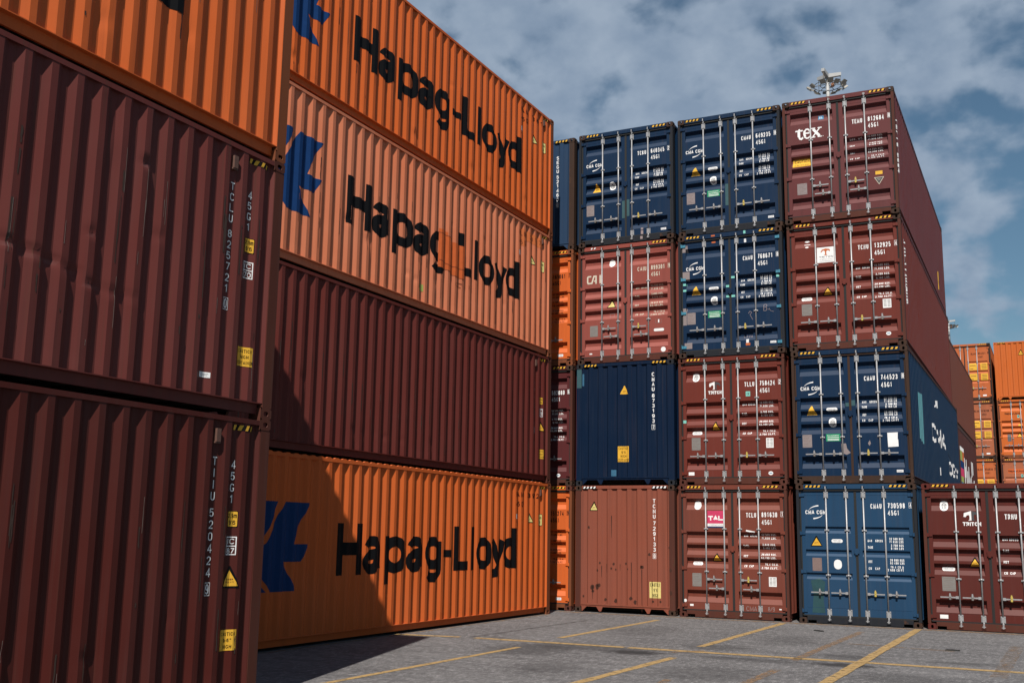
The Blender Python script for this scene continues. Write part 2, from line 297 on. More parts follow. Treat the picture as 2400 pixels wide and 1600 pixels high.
def door_surf(style):
    xs = (.085, .168, 1.108, 1.205, 1.233, 1.330, 2.270, 2.353); zs = [p[0] for p in GP[style]]
    def fn(a, z, cen, lay):
        cx, cz = cen
        if cz > 2.79: y = .006
        elif cz < .16: y = .012
        elif cx < .04 or cx > 2.398: y = .004
        else: y = DF+(gdepth(style, z) if (.168 < cx < 1.108 or 1.33 < cx < 2.27) else 0)
        return (a-HW, y-.0022-lay*.0009, z)
    return (list(xs), zs+[2.79], fn)
def front_pts():
    xs = [.14]; d = [0]
    for k in range(9):
        c = .241+.2445*k; xs += [c-.078, c-.048, c+.048, c+.078]; d += [0, .03, .03, 0]
    xs.append(W-.14); d.append(0); return xs, d
FX, FD = front_pts()
def fdepth(x):
    for i in range(len(FX)-1):
        if FX[i] <= x <= FX[i+1]: return FD[i]+(FD[i+1]-FD[i])*(x-FX[i])/(FX[i+1]-FX[i])
    return 0
def front_surf():
    def fn(a, z, cen, lay):
        if cen[1] > 2.82: y = .004
        elif cen[0] < .14 or cen[0] > W-.14: y = .004
        else: y = .014+fdepth(a)
        return (a-HW, y-.0022-lay*.0009, z)
    return (FX, [2.82], fn)
def side_surf(seed, dents=(), zmin=0, zmax=0):
    zz = [.165+(2.84-.165)*i/64 for i in range(65)]; ys = []
    for i in range(len(PY)-1): ys += [PY[i], (PY[i]+PY[i+1])/2]
    def fn(a, z, cen, lay):
        y = L-a+.03
        return (HW-side_depth(y, z, seed, dents)+.003+lay*.0012, y, z)
    return ([L-y+.03 for y in ys], zz, fn)
SHARED = {}
def shared(key, fn):
    if key not in SHARED: SHARED[key] = fn()
    return SHARED[key]
def casting(sx, sy, top):
    """corner fitting with its oval apertures; front face at the container's end, side face outward"""
    mb = MB(); w_, l_, h_ = .162, .178, .118
    x1 = sx*HW; x0 = sx*(HW-w_); ye = 0 if sy < 0 else L; yi = .178 if sy < 0 else L-.178
    z0, z1 = (0, h_) if not top else (H-h_, H)
    def face(o, u, v, lu, lv, hu, hv, n):
        o = Vector(o); u = Vector(u); v = Vector(v); n = Vector(n); K = 16; out = []; inn = []; bk = []
        for k in range(K):
            t = 2*math.pi*(k+.5)/K; c, s_ = math.cos(t), math.sin(t); m_ = max(abs(c), abs(s_)); out.append(o+u*(lu/2+c/m_*lu/2)+v*(lv/2+s_/m_*lv/2))
            r = min(hu, hv); ex = (hu-r)/2*(1 if c > 0 else -1); ey = (hv-r)/2*(1 if s_ > 0 else -1)
            p = o+u*(lu/2+ex+c*r/2)+v*(lv/2+ey+s_*r/2); inn.append(p); bk.append(p-n*.014)
        for k in range(K):
            j = (k+1) % K; mb.q([out[k], out[j], inn[j], inn[k]]); mb.q([inn[k], inn[j], bk[j], bk[k]])
    face((min(x0, x1), ye, z0), (1, 0, 0), (0, 0, 1), w_, h_, .05, .07, (0, sy, 0))
    face((x1, min(ye, yi), z0), (0, 1, 0), (0, 0, 1), l_, h_, .078, .05, (sx, 0, 0))
    zt = z1 if top else z0; face((min(x0, x1), min(ye, yi), zt), (1, 0, 0), (0, 1, 0), w_, l_, .064, .11, (0, 0, 1 if top else -1))
    zi = z0 if top else z1
    mb.q([(x0, ye, z0), (x0, yi, z0), (x0, yi, z1), (x0, ye, z1)]); mb.q([(x0, yi, z0), (x1, yi, z0), (x1, yi, z1), (x0, yi, z1)]); mb.q([(x0, ye, zi), (x1, ye, zi), (x1, yi, zi), (x0, yi, zi)])
    return mb.mesh('corner_casting', [None])
def post(sx, sy, kind):
    mb = MB(); a, b = sorted((sx*(HW-.003), sx*(HW-(.062 if kind == 'door' else .14))))
    y0, y1 = (.004, .150) if sy < 0 else (L-.150, L-.004)
    mb.box(a, b, y0, y1, .118, H-.118)
    if kind == 'door':   # inner return of the rear post beside the gasket
        a, b = sorted((sx*(HW-.075), sx*(HW-.1))); y0, y1 = (.07, .15) if sy < 0 else (L-.15, L-.07); mb.box(a, b, y0, y1, .118, H-.118)
    return mb.mesh('corner_post', [None])
def toprail(sx):
    mb = MB(); a, b = sorted((sx*(HW-.002), sx*(HW-.062))); mb.box(a, b, .178, L-.178, 2.824, 2.874); return mb.mesh('top_rail', [None])
def botrail(sx):
    mb = MB(); s = sx; x = lambda d: s*(HW-d)
    pf = [(.004, .168), (.004, .158), (.056, .152), (.060, .05), (.09, .05), (.09, .168)]
    for i in range(len(pf)):
        (d0, z0), (d1, z1) = pf[i], pf[(i+1) % len(pf)]; mb.q([(x(d0), .178, z0), (x(d0), L-.178, z0), (x(d1), L-.178, z1), (x(d1), .178, z1)])
    for y in (.178, L-.178): mb.q([(x(d), y, z) for d, z in pf])
    return mb.mesh('bottom_rail', [None])
def roof():
    mb = MB(); y = .3; pr = [(.05, 2.85)]
    while y < L-.35: pr += [(y, 2.85), (y+.03, 2.868), (y+.12, 2.868), (y+.15, 2.85)]; y += .209
    pr.append((L-.05, 2.85))
    for (a, z0), (b, z1) in zip(pr, pr[1:]): mb.q([(-HW+.062, a, z0), (HW-.062, a, z0), (HW-.062, b, z1), (-HW+.062, b, z1)])
    return mb.mesh('roof_panel', [None])
def roof_wide():   # roof sheet that laps over the rails, its ribs showing as a scalloped edge
    mb = MB(); y = .3; pr = [(.19, 2.876)]
    while y < L-.4: pr += [(y, 2.876), (y+.04, 2.893), (y+.11, 2.893), (y+.15, 2.876)]; y += .209
    pr.append((L-.19, 2.876))
    for (a, z0), (b, z1) in zip(pr, pr[1:]): mb.q([(-HW+.004, a, z0), (HW-.004, a, z0), (HW-.004, b, z1), (-HW+.004, b, z1)]); mb.q([(HW-.004, a, 2.8745), (HW-.004, b, 2.8745), (HW-.004, b, z1), (HW-.004, a, z0)])
    return mb.mesh('roof_panel', [None])
def floor_():
    mb = MB(); mb.box(-HW+.092, HW-.092, .16, L-.16, .13, .165)
    for k in range(38): y = .35+k*.305; mb.box(-HW+.092, HW-.092, y, y+.05, .05, .128)
    return mb.mesh('floor', [None])
def door_header():
    mb = MB(); a = HW-.164; mb.box(-a, a, .008, .09, 2.794, 2.893); mb.box(-a, a, .03, .09, 2.778, 2.794)
    for X_ in RODX: mb.box(X_-HW-.035, X_-HW+.035, -.0, .0078, 2.808, 2.85)
    return mb.mesh('door_header', [None])
RODX = (.62, 1.035, 1.385, 1.80)
def door_sill():
    mb = MB(); a = HW-.164; mb.box(-a, a, .014, .09, .072, .152); b = HW-.352
    mb.box(-b, b, .012, .088, .016, .0718)
    for s in (-1, 1): x0, x1 = sorted((s*(HW-.164), s*(HW-.178))); mb.box(x0, x1, .012, .088, .016, .0718)
    for X_ in RODX: mb.box(X_-HW-.04, X_-HW+.04, -.004, .0115, .05, .085)
    return mb.mesh('door_sill', [None])
def door(sx, style):
    mb = MB(); x0, xa, xb, x1 = (.085, .168, 1.108, 1.205) if sx < 0 else (1.233, 1.330, 2.270, 2.353); x0, xa, xb, x1 = [v-HW for v in (x0, xa, xb, x1)]
    p = GP[style]; zb, zt = .165, 2.77
    mb.q([(x0, DF, zb), (xa, DF, zb), (xa, DF, zt), (x0, DF, zt)]); mb.q([(xb, DF, zb), (x1, DF, zb), (x1, DF, zt), (xb, DF, zt)])
    for (z0, d0), (z1, d1) in zip(p, p[1:]): mb.q([(xa, DF+d0, z0), (xb, DF+d0, z0), (xb, DF+d1, z1), (xa, DF+d1, z1)])
    g = GRA if style == 'A' else GRB
    i = 1
    while i+3 < len(p):
        q = p[i:i+4]
        for xx in (xa, xb): mb.q([(xx, DF+d, z) for z, d in q])
        i += 4
    for zz in (.33, 2.66): mb.box(xa, xb, DF-.003, DF-.0005, zz, zz+.006)   # weld beads
    mb.q([(x0, DF, zb), (x0, DF+.06, zb), (x0, DF+.06, zt), (x0, DF, zt)]); mb.q([(x1, DF, zb), (x1, DF+.06, zb), (x1, DF+.06, zt), (x1, DF, zt)])
    mb.q([(x0, DF, zb), (x1, DF, zb), (x1, DF+.06, zb), (x0, DF+.06, zb)]); mb.q([(x0, DF, zt), (x1, DF, zt), (x1, DF+.06, zt), (x0, DF+.06, zt)]); mb.q([(x0, DF+.11, zb), (x1, DF+.11, zb), (x1, DF+.11, zt), (x0, DF+.11, zt)])
    return mb.mesh('door', [None])
def gasket(sx):
    mb = MB(); x0, x1 = (.078, 1.219) if sx < 0 else (1.2195, 2.36); x0 -= HW; x1 -= HW; o = .0
    a, b = (x0, x0+.012) if sx < 0 else (x1-.012, x1); mb.box(a-.012 if sx < 0 else a-.003, b+.003 if sx < 0 else b+.012, DF-.016, DF+.02, .165, 2.77)
    a, b = (x1-.024, x1) if sx < 0 else (x0, x0+.024); mb.box(a, b, DF-.012, DF+.02, .165, 2.77)
    mb.box(x0, x1, DF-.028, DF+.02, 2.752, 2.7935); mb.box(x0, x1, DF-.022, DF+.02, .1525, .176)
    return mb.mesh('gasket', [None])
def rod(i):
    mb = MB(); x = RODX[i]-HW; y = .026
    mb.cyl((x, y, .1), (x, y, 2.82), .0165, n=10)
    for z0, z1 in ((.17, .31), (2.60, 2.735)):
        mb.box(x-.045, x-.018, .036, DF-.001, z0, z1); mb.box(x+.018, x+.045, .036, DF-.001, z0, z1); mb.box(x-.026, x+.026, .004, .05, z0+.015, z1-.015)
        for zz in (z0+.02, z1-.02):
            for s in (-1, 1): mb.cyl((x+s*.034, .036, zz), (x+s*.034, .028, zz), .008, n=6)
    for z in (1.0, 1.93):
        mb.box(x-.048, x+.048, .034, DF-.001, z-.016, z+.016); mb.cyl((x, y, z-.02), (x, y, z+.02), .024, n=10)
    for z, s in ((.1, -1), (2.82, 1)):
        mb.cyl((x, y, z), (x, y, z-s*.11), .024, .019, n=8); mb.box(x-.033, x+.033, .0, .05, min(z, z+s*.022), max(z, z+s*.022)); mb.box(x-.012, x+.012, -.012, .012, min(z-s*.03, z+s*.03), max(z-s*.03, z+s*.03))
    return mb.mesh('locking_rod', [None])
def handle(i, stag):
    mb = MB(); x = RODX[i]-HW
    if stag: s, z = [(1, .835), (-1, .64), (1, .835), (-1, .64)][i]
    else: s, z = [(-1, .64), (-1, .64), (1, .64), (1, .64)][i]
    def B(a, b, y0, y1, z0, z1, m=0):
        a, b = sorted((x+s*a, x+s*b)); mb.box(a, b, y0, y1, z0, z1, m)
    B(.018, .075, .0, .03, z-.026, z+.026); B(.075, .12, .006, .024, z-.014, z+.014)
    B(.12, .36, .0, .014, z-.011, z+.013)          # grip bar
    B(.15, .205, .014, DF, z-.03, z+.03, 1); B(.158, .197, -.014, -.0005, z-.045, z+.055, 1 if i != 2 else 2); B(.165, .19, -.02, -.0145, z+.01, z+.08, 0 if i != 2 else 2)
    return mb.mesh('door_handle', [None, DSTEEL, BRASS])
def hinge(sx, z):
    mb = MB(); f = lambda X_: sx*(HW-X_)
    a, b = sorted((f(.012), f(.165))); 
    a2, b2 = sorted((f(.012), f(.10))); mb.box(a2, b2, .012, DF-.002, z-.035, z+.035); a3, b3 = sorted((f(.10), f(.168))); mb.box(a3, b3, .034, DF-.0021, z-.028, z+.034)
    mb.cyl((f(.052), .018, z-.06), (f(.052), .018, z+.06), .014, n=8)
    return mb.mesh('hinge', [None])
def door_catch():
    mb = MB(); mb.box(-.052, .05, DF-.032, DF-.0165, 1.455, 1.56); mb.box(-.03, .02, DF-.04, DF-.0325, 1.43, 1.5); return mb.mesh('door_catch', [None])
def front_panel(flip):
    mb = MB(); yf = (lambda d: .014+d) if not flip else (lambda d: L-.014-d)
    for i in range(len(FX)-1): mb.q([(FX[i]-HW, yf(FD[i]), .2), (FX[i+1]-HW, yf(FD[i+1]), .2), (FX[i+1]-HW, yf(FD[i+1]), 2.82), (FX[i]-HW, yf(FD[i]), 2.82)])
    return mb.mesh('front_panel', [None])
def front_frame(flip):
    mb = MB(); 
    def B(a, b, c, d, e, f): mb.box(a, b, *( (c, d) if not flip else (L-d, L-c)), e, f)
    a = HW-.164; B(-a, a, .006, .09, 2.8205, 2.893); B(-HW+.14, HW-.14, .008, .07, .166, .1995); B(-HW+.14, HW-.14, .02, .06, .13, .1655)
    def tri(x0, x1, x2, x3, z0, z1):
        y0, y1 = (.01, .05) if not flip else (L-.05, L-.01)
        p = [(x0, z1), (x3, z1), (x2, z0), (x1, z0)]
        mb.q([(x, y0, z) for x, z in p]); mb.q([(x, y1, z) for x, z in p])
        for k in range(4): (xa, za), (xb, zb) = p[k], p[(k+1) % 4]; mb.q([(xa, y0, za), (xb, y0, zb), (xb, y1, zb), (xa, y1, za)])
    for X_ in (.62, 1.79): tri(X_-HW-.085, X_-HW-.02, X_-HW+.03, X_-HW+.07, .03, .1295)
    for s in (-1, 1): tri(*sorted((s*(HW-.164), s*(HW-.17), s*(HW-.175), s*(HW-.29))) if s < 0 else (HW-.29, HW-.175, HW-.17, HW-.164), .02, .1295)
    return mb.mesh('end_frame', [None])
HZ = {}
def hazard(x0, x1, z0, z1, col='yellow'):
    k = Ink(); k.rect(x0, z0, x1, z1, 'black', 0); n = 4; w_ = (x1-x0)/n; sl = (z1-z0)*.9
    for i in range(n):
        a = x0+i*w_+.1*w_; b = a+w_*.5
        k.poly([(a, z0), (b, z0), (min(x1, b+sl*.55), z1), (min(x1, a+sl*.55), z1)], col, 1)
    return k
def tri_sticker(cx, zb, zt, hw, border=True, col='yellow'):
    k = Ink(); hgt = zt-zb; k.poly([(cx-hw, zb), (cx+hw, zb), (cx+.01, zt), (cx-.01, zt)], 'black' if border else col, 0); b = .16 if border else .04
    if border: k.poly([(cx-hw*(1-1.35*b), zb+hgt*b*.55), (cx+hw*(1-1.35*b), zb+hgt*b*.55), (cx, zt-hgt*b*1.1)], col, 1)
    k.text('SUPER', cx-hw*.33, zb+hgt*.36, cx+hw*.33, zb+hgt*.43, 'brown', .2, .3, 2); k.text('HEAVY', cx-hw*.4, zb+hgt*.24, cx+hw*.4, zb+hgt*.31, 'brown', .2, .3, 2); return k
def wlines(k, style, vals, col='white', labels=None):
    if style == 1:
        z = (1.765, 1.548, 1.33, 1.115); lab = labels or ('MAX. GROSS', 'TARE', 'NET', 'CU. CAP.'); wds = (.285, .11, .095, .22); vz = (1.793, 1.718, 1.582, 1.508, 1.372, 1.302, 1.16, 1.085)
        u = ('KGS.', 'LBS.', 'KGS.', 'LBS.', 'KGS.', 'LBS.', 'CU.M.', 'CU.FT.'); hh = .043
    else:
        z = (1.715, 1.60, 1.44, 1.315); lab = labels or ('MAX.  GROSS', 'TARE', 'NET', 'CU.  CAP.'); wds = (.30, .105, .075, .24); vz = (1.775, 1.718, 1.65, 1.592, 1.49, 1.435, 1.365, 1.305)
        u = ('KG', 'LB', 'KG', 'LB', 'KG', 'LB', 'CU.M', 'CU.FT'); hh = .045
    for zz, t, w_ in zip(z, lab, wds): k.text(t, 1.455, zz, 1.455+w_, zz+.047, col, .2, .35)
    for zz, t, uu in zip(vz, vals, u):
        x1 = 2.16 if len(uu) < 5 else 2.19; k.text(t+' '+uu, x1-.031*len(t+uu)-.01, zz, x1, zz+hh, col, .19, .4)
V1 = ('32.500', '71.650', '3.700', '8.160', '28.800', '63.490', '76.4', '2.700')
def door_code(k, pre, num, chk, col='white', z1=2.30, zs=2.135, zc=2.315):
    k.text(pre, 1.525, z1-.015-.1, 1.745, z1-.015, col, .155, .42); k.text(num, 1.866, z1-.108, 2.205, z1, col, .155, .42, mono=True); k.text('45G1', 1.866, zs-.103, 2.085, zs, col, .155, .42)
    k.frame(2.282, zc-.112, 2.35, zc, .006, col); k.glyph(chk, 2.298, zc-.1, 2.334, zc-.012, .014, col)
def cma_logo(dz=0, dx=0):
    k = Ink(); k.text('CMA CGM', .180+dx, 2.04+dz, .605+dx, 2.122+dz, 'white', .19, .2)
    A = arc(.50+dx, 2.10+dz, .25, .12, 168, 100, 7)
    for i in range(7):
        t0, t1 = .004+.0035*i, .004+.0035*(i+1); a, b = Vector(A[i]), Vector(A[i+1]); k.poly([a-Vector((0, t0/2)), b-Vector((0, t1/2)), b+Vector((0, t1/2)), a+Vector((0, t0/2))], 'white')
    A = arc(.30+dx, 2.06+dz, .25, .115, -12, -80, 7)
    for i in range(7):
        t0, t1 = .004+.0035*i, .004+.0035*(i+1); a, b = Vector(A[i]), Vector(A[i+1]); k.poly([a-Vector((0, t0/2)), b-Vector((0, t1/2)), b+Vector((0, t1/2)), a+Vector((0, t0/2))], 'white')
    return k
def seal(cx, cz, full=True):
    k = Ink(); k.rrect(cx-.078, cz-.1, cx+.078, cz+.1, .07, 'white')
    if full: k.ell(cx, cz-.005, .047, .062, 'seal', 1); k.ell(cx, cz-.005, .036, .05, 'white', 2); k.stroke([(cx-.02, cz-.035), (cx-.02, cz+.025)], .01, 'seal', 3); k.stroke([(cx+.004, cz-.045), (cx+.004, cz+.03)], .012, 'seal', 3); k.stroke([(cx+.022, cz-.03), (cx+.022, cz+.02)], .008, 'seal', 3)
    return k
def pill(x0, x1, cz, full=True):
    k = Ink(); k.rrect(x0, cz-.037, x1, cz+.037, .036, 'white')
    if full: k.text('CORTEN STEEL', x0+.03, cz+.003, x1-.03, cz+.019, 'grey', .16, .3, 1); k.text('CONTAINER', x0+.05, cz-.024, x1-.05, cz-.008, 'grey', .16, .3, 1)
    return k
def plate_(x0, z0, x1, z1, col='plate'):
    k = Ink(); k.rect(x0, z0, x1, z1, col); n = 7
    for i in range(n): zz = z1-(z1-z0)*(i+1)/(n+1); k.rect(x0+.02, zz, x1-.02-.03*(i % 3), zz+.006, 'dirty', 1)
    for a, b in ((x0+.012, z0+.012), (x1-.02, z0+.012), (x0+.012, z1-.02), (x1-.02, z1-.02)): k.rect(a, b, a+.008, b+.008, 'black', 1)
    return k
def paper(x0, z0, x1, z1, lines=True):
    k = Ink(); k.rect(x0, z0, x1, z1, 'white')
    if lines:
        for i in range(6):
            zz = z1-(z1-z0)*(i+1)/7.2; k.rect(x0+.015, zz, x0+(x1-x0)*.45, zz+.012, 'plate', 1); k.rect(x0+(x1-x0)*.55, zz, x1-.015, zz+.012, 'plate', 1)
    return k
def tlogo(x0, z0, x1, z1, full=True):
    """arched T mark, white left half and dark right half"""
    k = Ink(); cx = (x0+x1)/2; w_ = (x1-x0); hh = z1-z0
    k.tess([(cx-.005, z1), (x0+.03*w_, z1-.22*hh), (x0, z1-.62*hh), (x0+.13*w_, z1-.64*hh), (x0+.2*w_, z1-.46*hh), (cx-.17*w_, z1-.42*hh), (cx-.13*w_, z1-.55*hh), (cx-.13*w_, z0+.12*hh), (cx-.22*w_, z0), (cx-.005, z0)], 'white')
    k.tess([(cx+.005, z1), (x1-.12*w_, z1-.16*hh), (x1, z1-.55*hh), (x1-.1*w_, z1-.6*hh), (x1-.17*w_, z1-.42*hh), (cx+.17*w_, z1-.36*hh), (cx+.14*w_, z1-.55*hh), (cx+.14*w_, z0+.12*hh), (cx+.25*w_, z0), (cx+.005, z0)], 'seal')
    return k
def box_code(k, ch, xc, z1, w_=.07, h=.12, col='white'):
    k.frame(xc-w_/2, z1-h, xc+w_/2, z1, .006, col); k.glyph(ch, xc-w_/2+.018, z1-h+.015, xc+w_/2-.018, z1-.015, .013, col)
# ------------------------------------------------------------------ container assembly
CREASE = tuple((y, z, .13, .035, dp) for y, z, dp in ((8.5, 1.16, .03), (8.75, 1.14, .026), (8.98, 1.11, .03), (9.2, 1.08, .026), (9.42, 1.03, .028), (9.65, .97, .024), (9.9, .94, .02), (10.1, .94, .012)))+((9.6, 1.43, .06, .04, .02), (10.17, 2.27, .06, .05, .035))
DENTS = {0: (), 1: (CREASE+((10.4, 1.6, .08, .06, .012), (9.75, 2.3, .1, .2, -.008))),
         2: ((9.95, .62, .1, .06, .018), (9.05, .7, .09, .08, .014), (8.3, 1.4, .07, .06, .014), (10.9, .9, .06, .1, .01)),
         3: ((10.6, .9, .08, .12, .014), (9.7, 1.2, .07, .07, .016), (8.9, 1.05, .08, .1, .018), (9.5, .55, .12, .1, .014), (9.2, 2.3, .07, .05, .014)),
         4: ((1.5, .65, .1, .12, .024), (1.9, .5, .1, .1, .022), (2.35, .42, .09, .1, .018), (1.1, .8, .08, .1, .015), (4.3, 2.45, .08, .04, .018), (7.3, 1.9, .1, .04, .012), (8.2, .45, .1, .1, .012), (9.0, .4, .1, .1, .012), (6.0, .4, .09, .09, .014), (10.7, .5, .08, .1, .012)),
         5: ((7.5, 1.95, .06, .04, .02), (4.0, 1.1, .08, .1, .02), (4.6, .9, .09, .12, .02), (5.9, .6, .07, .06, .018), (6.2, .55, .07, .07, .018), (8.85, 2.0, .06, .05, .02), (6.9, .7, .08, .1, .012), (9.8, .8, .08, .1, .01)),
         6: ((4.4, .52, .08, .06, .018), (4.7, .5, .07, .06, .018), (5.0, .48, .07, .06, .016), (5.35, .46, .08, .06, .016), (5.9, .45, .08, .06, .012), (6.9, .5, .1, .08, .01), (3.0, 1.2, .1, .1, .01))}
def container(loc, paintm, framem, label, end='door', style='A', stag=False, dent=0, group=None, wide_roof=False, castm=None, hingem=None, gask=GASKET, railm=None, full=True):
    t = bpy.data.objects.new('shipping_container', None); C.objects.link(t); t.location = loc; t.empty_display_size = .3
    tag(t, label, 'shipping container', group)
    castm = castm or framem; hingem = hingem or paintm; railm = railm or paintm; d = {'root': t, 'dent': dent}
    for sx in (-1, 1):
        for sy in (-1, 1):
            for tp in (0, 1): link('corner_casting', shared(('cast', sx, sy, tp), lambda: casting(sx, sy, tp)), t, castm)
            kd = 'door' if (sy < 0) == (end == 'door') else 'front'
            link('corner_post', shared(('post', sx, sy, kd), lambda: post(sx, sy, kd)), t, framem)
        link('top_rail', shared(('tr', sx), lambda: toprail(sx)), t, railm); link('bottom_rail', shared(('br', sx), lambda: botrail(sx)), t, railm)
        dn = dent if sx > 0 else 0
        p = link('side_panel', shared(('side', sx, dn), lambda: side_mesh('side_panel', sx, dn*7.3+1, DENTS[dn])), t, paintm)
        if sx > 0: d['side'] = p
    link('roof_panel', shared(('roof', wide_roof), roof_wide if wide_roof else roof), t, paintm); link('floor', shared('floor', floor_), t, FLOORM)
    if end == 'door':
        d['header'] = link('door_header', shared('dh', door_header), t, paintm); d['sill'] = link('door_sill', shared('ds', door_sill), t, framem)
        d['doors'] = []
        for sx in (-1, 1):
            dr = link('door', shared(('door', sx, style), lambda: door(sx, style)), t, paintm); d['doors'].append(dr)
            link('gasket', shared(('gask', sx), lambda: gasket(sx)), dr, gask)
            for i in ((0, 1) if sx < 0 else (2, 3)):
                link('locking_rod', shared(('rod', i), lambda: rod(i)), dr, STEEL); link('door_handle', shared(('handle', i, stag), lambda: handle(i, stag)), dr, STEEL)
            for z in (.255, 1.06, 1.86, 2.665): link('hinge', shared(('hinge', sx, z), lambda: hinge(sx, z)), dr, hingem)
        link('door_catch', shared('catch', door_catch), d['doors'][1], paintm)
        link('front_panel', shared(('fp', True), lambda: front_panel(True)), t, paintm); link('end_frame', shared(('ff', True), lambda: front_frame(True)), t, framem)
    else:
        d['front'] = link('front_panel', shared(('fp', False), lambda: front_panel(False)), t, paintm); d['frame'] = link('end_frame', shared(('ff', False), lambda: front_frame(False)), t, paintm)
        link('front_panel', shared(('fp', True), lambda: front_panel(True)), t, paintm); link('end_frame', shared(('ff', True), lambda: front_frame(True)), t, framem)
    return d
def S_end(d, style='A', end='door'): return door_surf(style) if end == 'door' else front_surf()
# ------------------------------------------------------------------ paints
def rp(n, c, **k): return paint(n, c, **k)
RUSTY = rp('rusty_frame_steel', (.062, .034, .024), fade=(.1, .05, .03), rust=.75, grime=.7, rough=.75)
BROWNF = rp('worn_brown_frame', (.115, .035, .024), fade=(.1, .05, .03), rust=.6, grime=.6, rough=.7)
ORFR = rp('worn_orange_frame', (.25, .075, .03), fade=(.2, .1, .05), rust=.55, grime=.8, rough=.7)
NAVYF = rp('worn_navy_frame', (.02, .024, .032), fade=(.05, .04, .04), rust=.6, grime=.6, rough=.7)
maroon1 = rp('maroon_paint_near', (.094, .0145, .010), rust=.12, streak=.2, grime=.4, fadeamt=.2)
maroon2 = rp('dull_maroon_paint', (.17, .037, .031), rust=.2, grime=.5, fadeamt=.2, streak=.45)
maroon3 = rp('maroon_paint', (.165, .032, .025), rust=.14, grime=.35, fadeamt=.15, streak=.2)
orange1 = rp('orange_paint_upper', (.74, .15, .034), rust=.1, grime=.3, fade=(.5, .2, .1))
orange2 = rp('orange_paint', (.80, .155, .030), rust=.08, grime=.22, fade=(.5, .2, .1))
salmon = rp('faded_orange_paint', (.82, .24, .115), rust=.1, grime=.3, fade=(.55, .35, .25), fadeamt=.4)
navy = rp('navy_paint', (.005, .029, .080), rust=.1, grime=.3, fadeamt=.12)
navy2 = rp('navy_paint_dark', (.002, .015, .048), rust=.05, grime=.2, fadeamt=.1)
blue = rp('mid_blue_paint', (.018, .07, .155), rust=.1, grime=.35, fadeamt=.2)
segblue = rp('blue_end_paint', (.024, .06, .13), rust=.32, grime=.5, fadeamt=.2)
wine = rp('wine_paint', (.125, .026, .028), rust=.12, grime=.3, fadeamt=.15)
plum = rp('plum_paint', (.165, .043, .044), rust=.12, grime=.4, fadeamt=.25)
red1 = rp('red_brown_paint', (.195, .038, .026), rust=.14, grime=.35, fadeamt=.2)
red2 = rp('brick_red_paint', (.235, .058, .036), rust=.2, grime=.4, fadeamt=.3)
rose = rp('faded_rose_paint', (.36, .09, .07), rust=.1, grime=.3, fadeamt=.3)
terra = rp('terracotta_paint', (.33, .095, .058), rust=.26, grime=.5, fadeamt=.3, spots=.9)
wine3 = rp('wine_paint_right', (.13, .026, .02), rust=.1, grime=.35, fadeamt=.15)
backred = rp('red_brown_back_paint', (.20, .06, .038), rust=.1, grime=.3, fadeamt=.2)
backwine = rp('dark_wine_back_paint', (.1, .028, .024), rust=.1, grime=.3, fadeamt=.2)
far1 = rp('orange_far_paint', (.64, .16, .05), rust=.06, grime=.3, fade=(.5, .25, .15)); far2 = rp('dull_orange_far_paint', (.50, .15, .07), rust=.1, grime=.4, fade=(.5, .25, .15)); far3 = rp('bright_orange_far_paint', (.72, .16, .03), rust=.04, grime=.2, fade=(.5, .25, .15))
# ------------------------------------------------------------------ left stacks (long sides to the camera)
GL1 = 'containers in the near left stack'; GL2 = 'containers in the far left stack'
def T(n): return n*H
L1X, L1Y = -3.028-HW, -14.474-L
L2X, L2Y = -5.806-HW, -1.189-L
BIG = dict(G)
def sup(cx, cy, rx, ry, a0, a1, n, e=.86):
    o = []
    for i in range(n+1):
        t = math.radians(a0+(a1-a0)*i/n); c, s_ = math.cos(t), math.sin(t); o.append((cx+rx*math.copysign(abs(c)**e, c), cy+ry*math.copysign(abs(s_)**e, s_)))
    return o
XH = .70
BIG['a'] = [sup(.47, XH-.22, .43, .22, 165, 0, 10)+[(.90, .1), (.93, 0)], [(.88, .44), (.62, .38), (.35, .35)]+sup(.37, .17, .37, .17, 100, 360, 12)+[(.86, .25)]]
BIG['p'] = [[(0, XH), (0, -.27)], sup(.5, XH/2, .5, XH/2, 0, 360, 24)]; BIG['d'] = [[(1, 1), (1, 0)], sup(.5, XH/2, .5, XH/2, 0, 360, 24)]; BIG['o'] = [sup(.5, XH/2, .5, XH/2, 0, 360, 24)]
BIG['g'] = [[(1, XH), (1, -.05)]+sup(.5, -.07, .5, .22, 0, -150, 9), sup(.5, XH/2+.03, .5, XH/2-.03, 0, 360, 24)]
BIG['y'] = [[(0, XH+.04), (.53, .06)], [(1, XH+.04), (.62, .1), (.5, -.12), (.38, -.24), (.08, -.27)]]
HLETT = (('H', 8.10, 7.35), ('a', 7.33, 6.76), ('p', 6.70, 6.01), ('a', 5.97, 5.39), ('g', 5.36, 4.79), ('-', 4.72, 4.36), ('L', 4.28, 3.72), ('l', 3.64, 3.48), ('o', 3.41, 2.78), ('y', 2.79, 2.20), ('d', 2.24, 1.60))
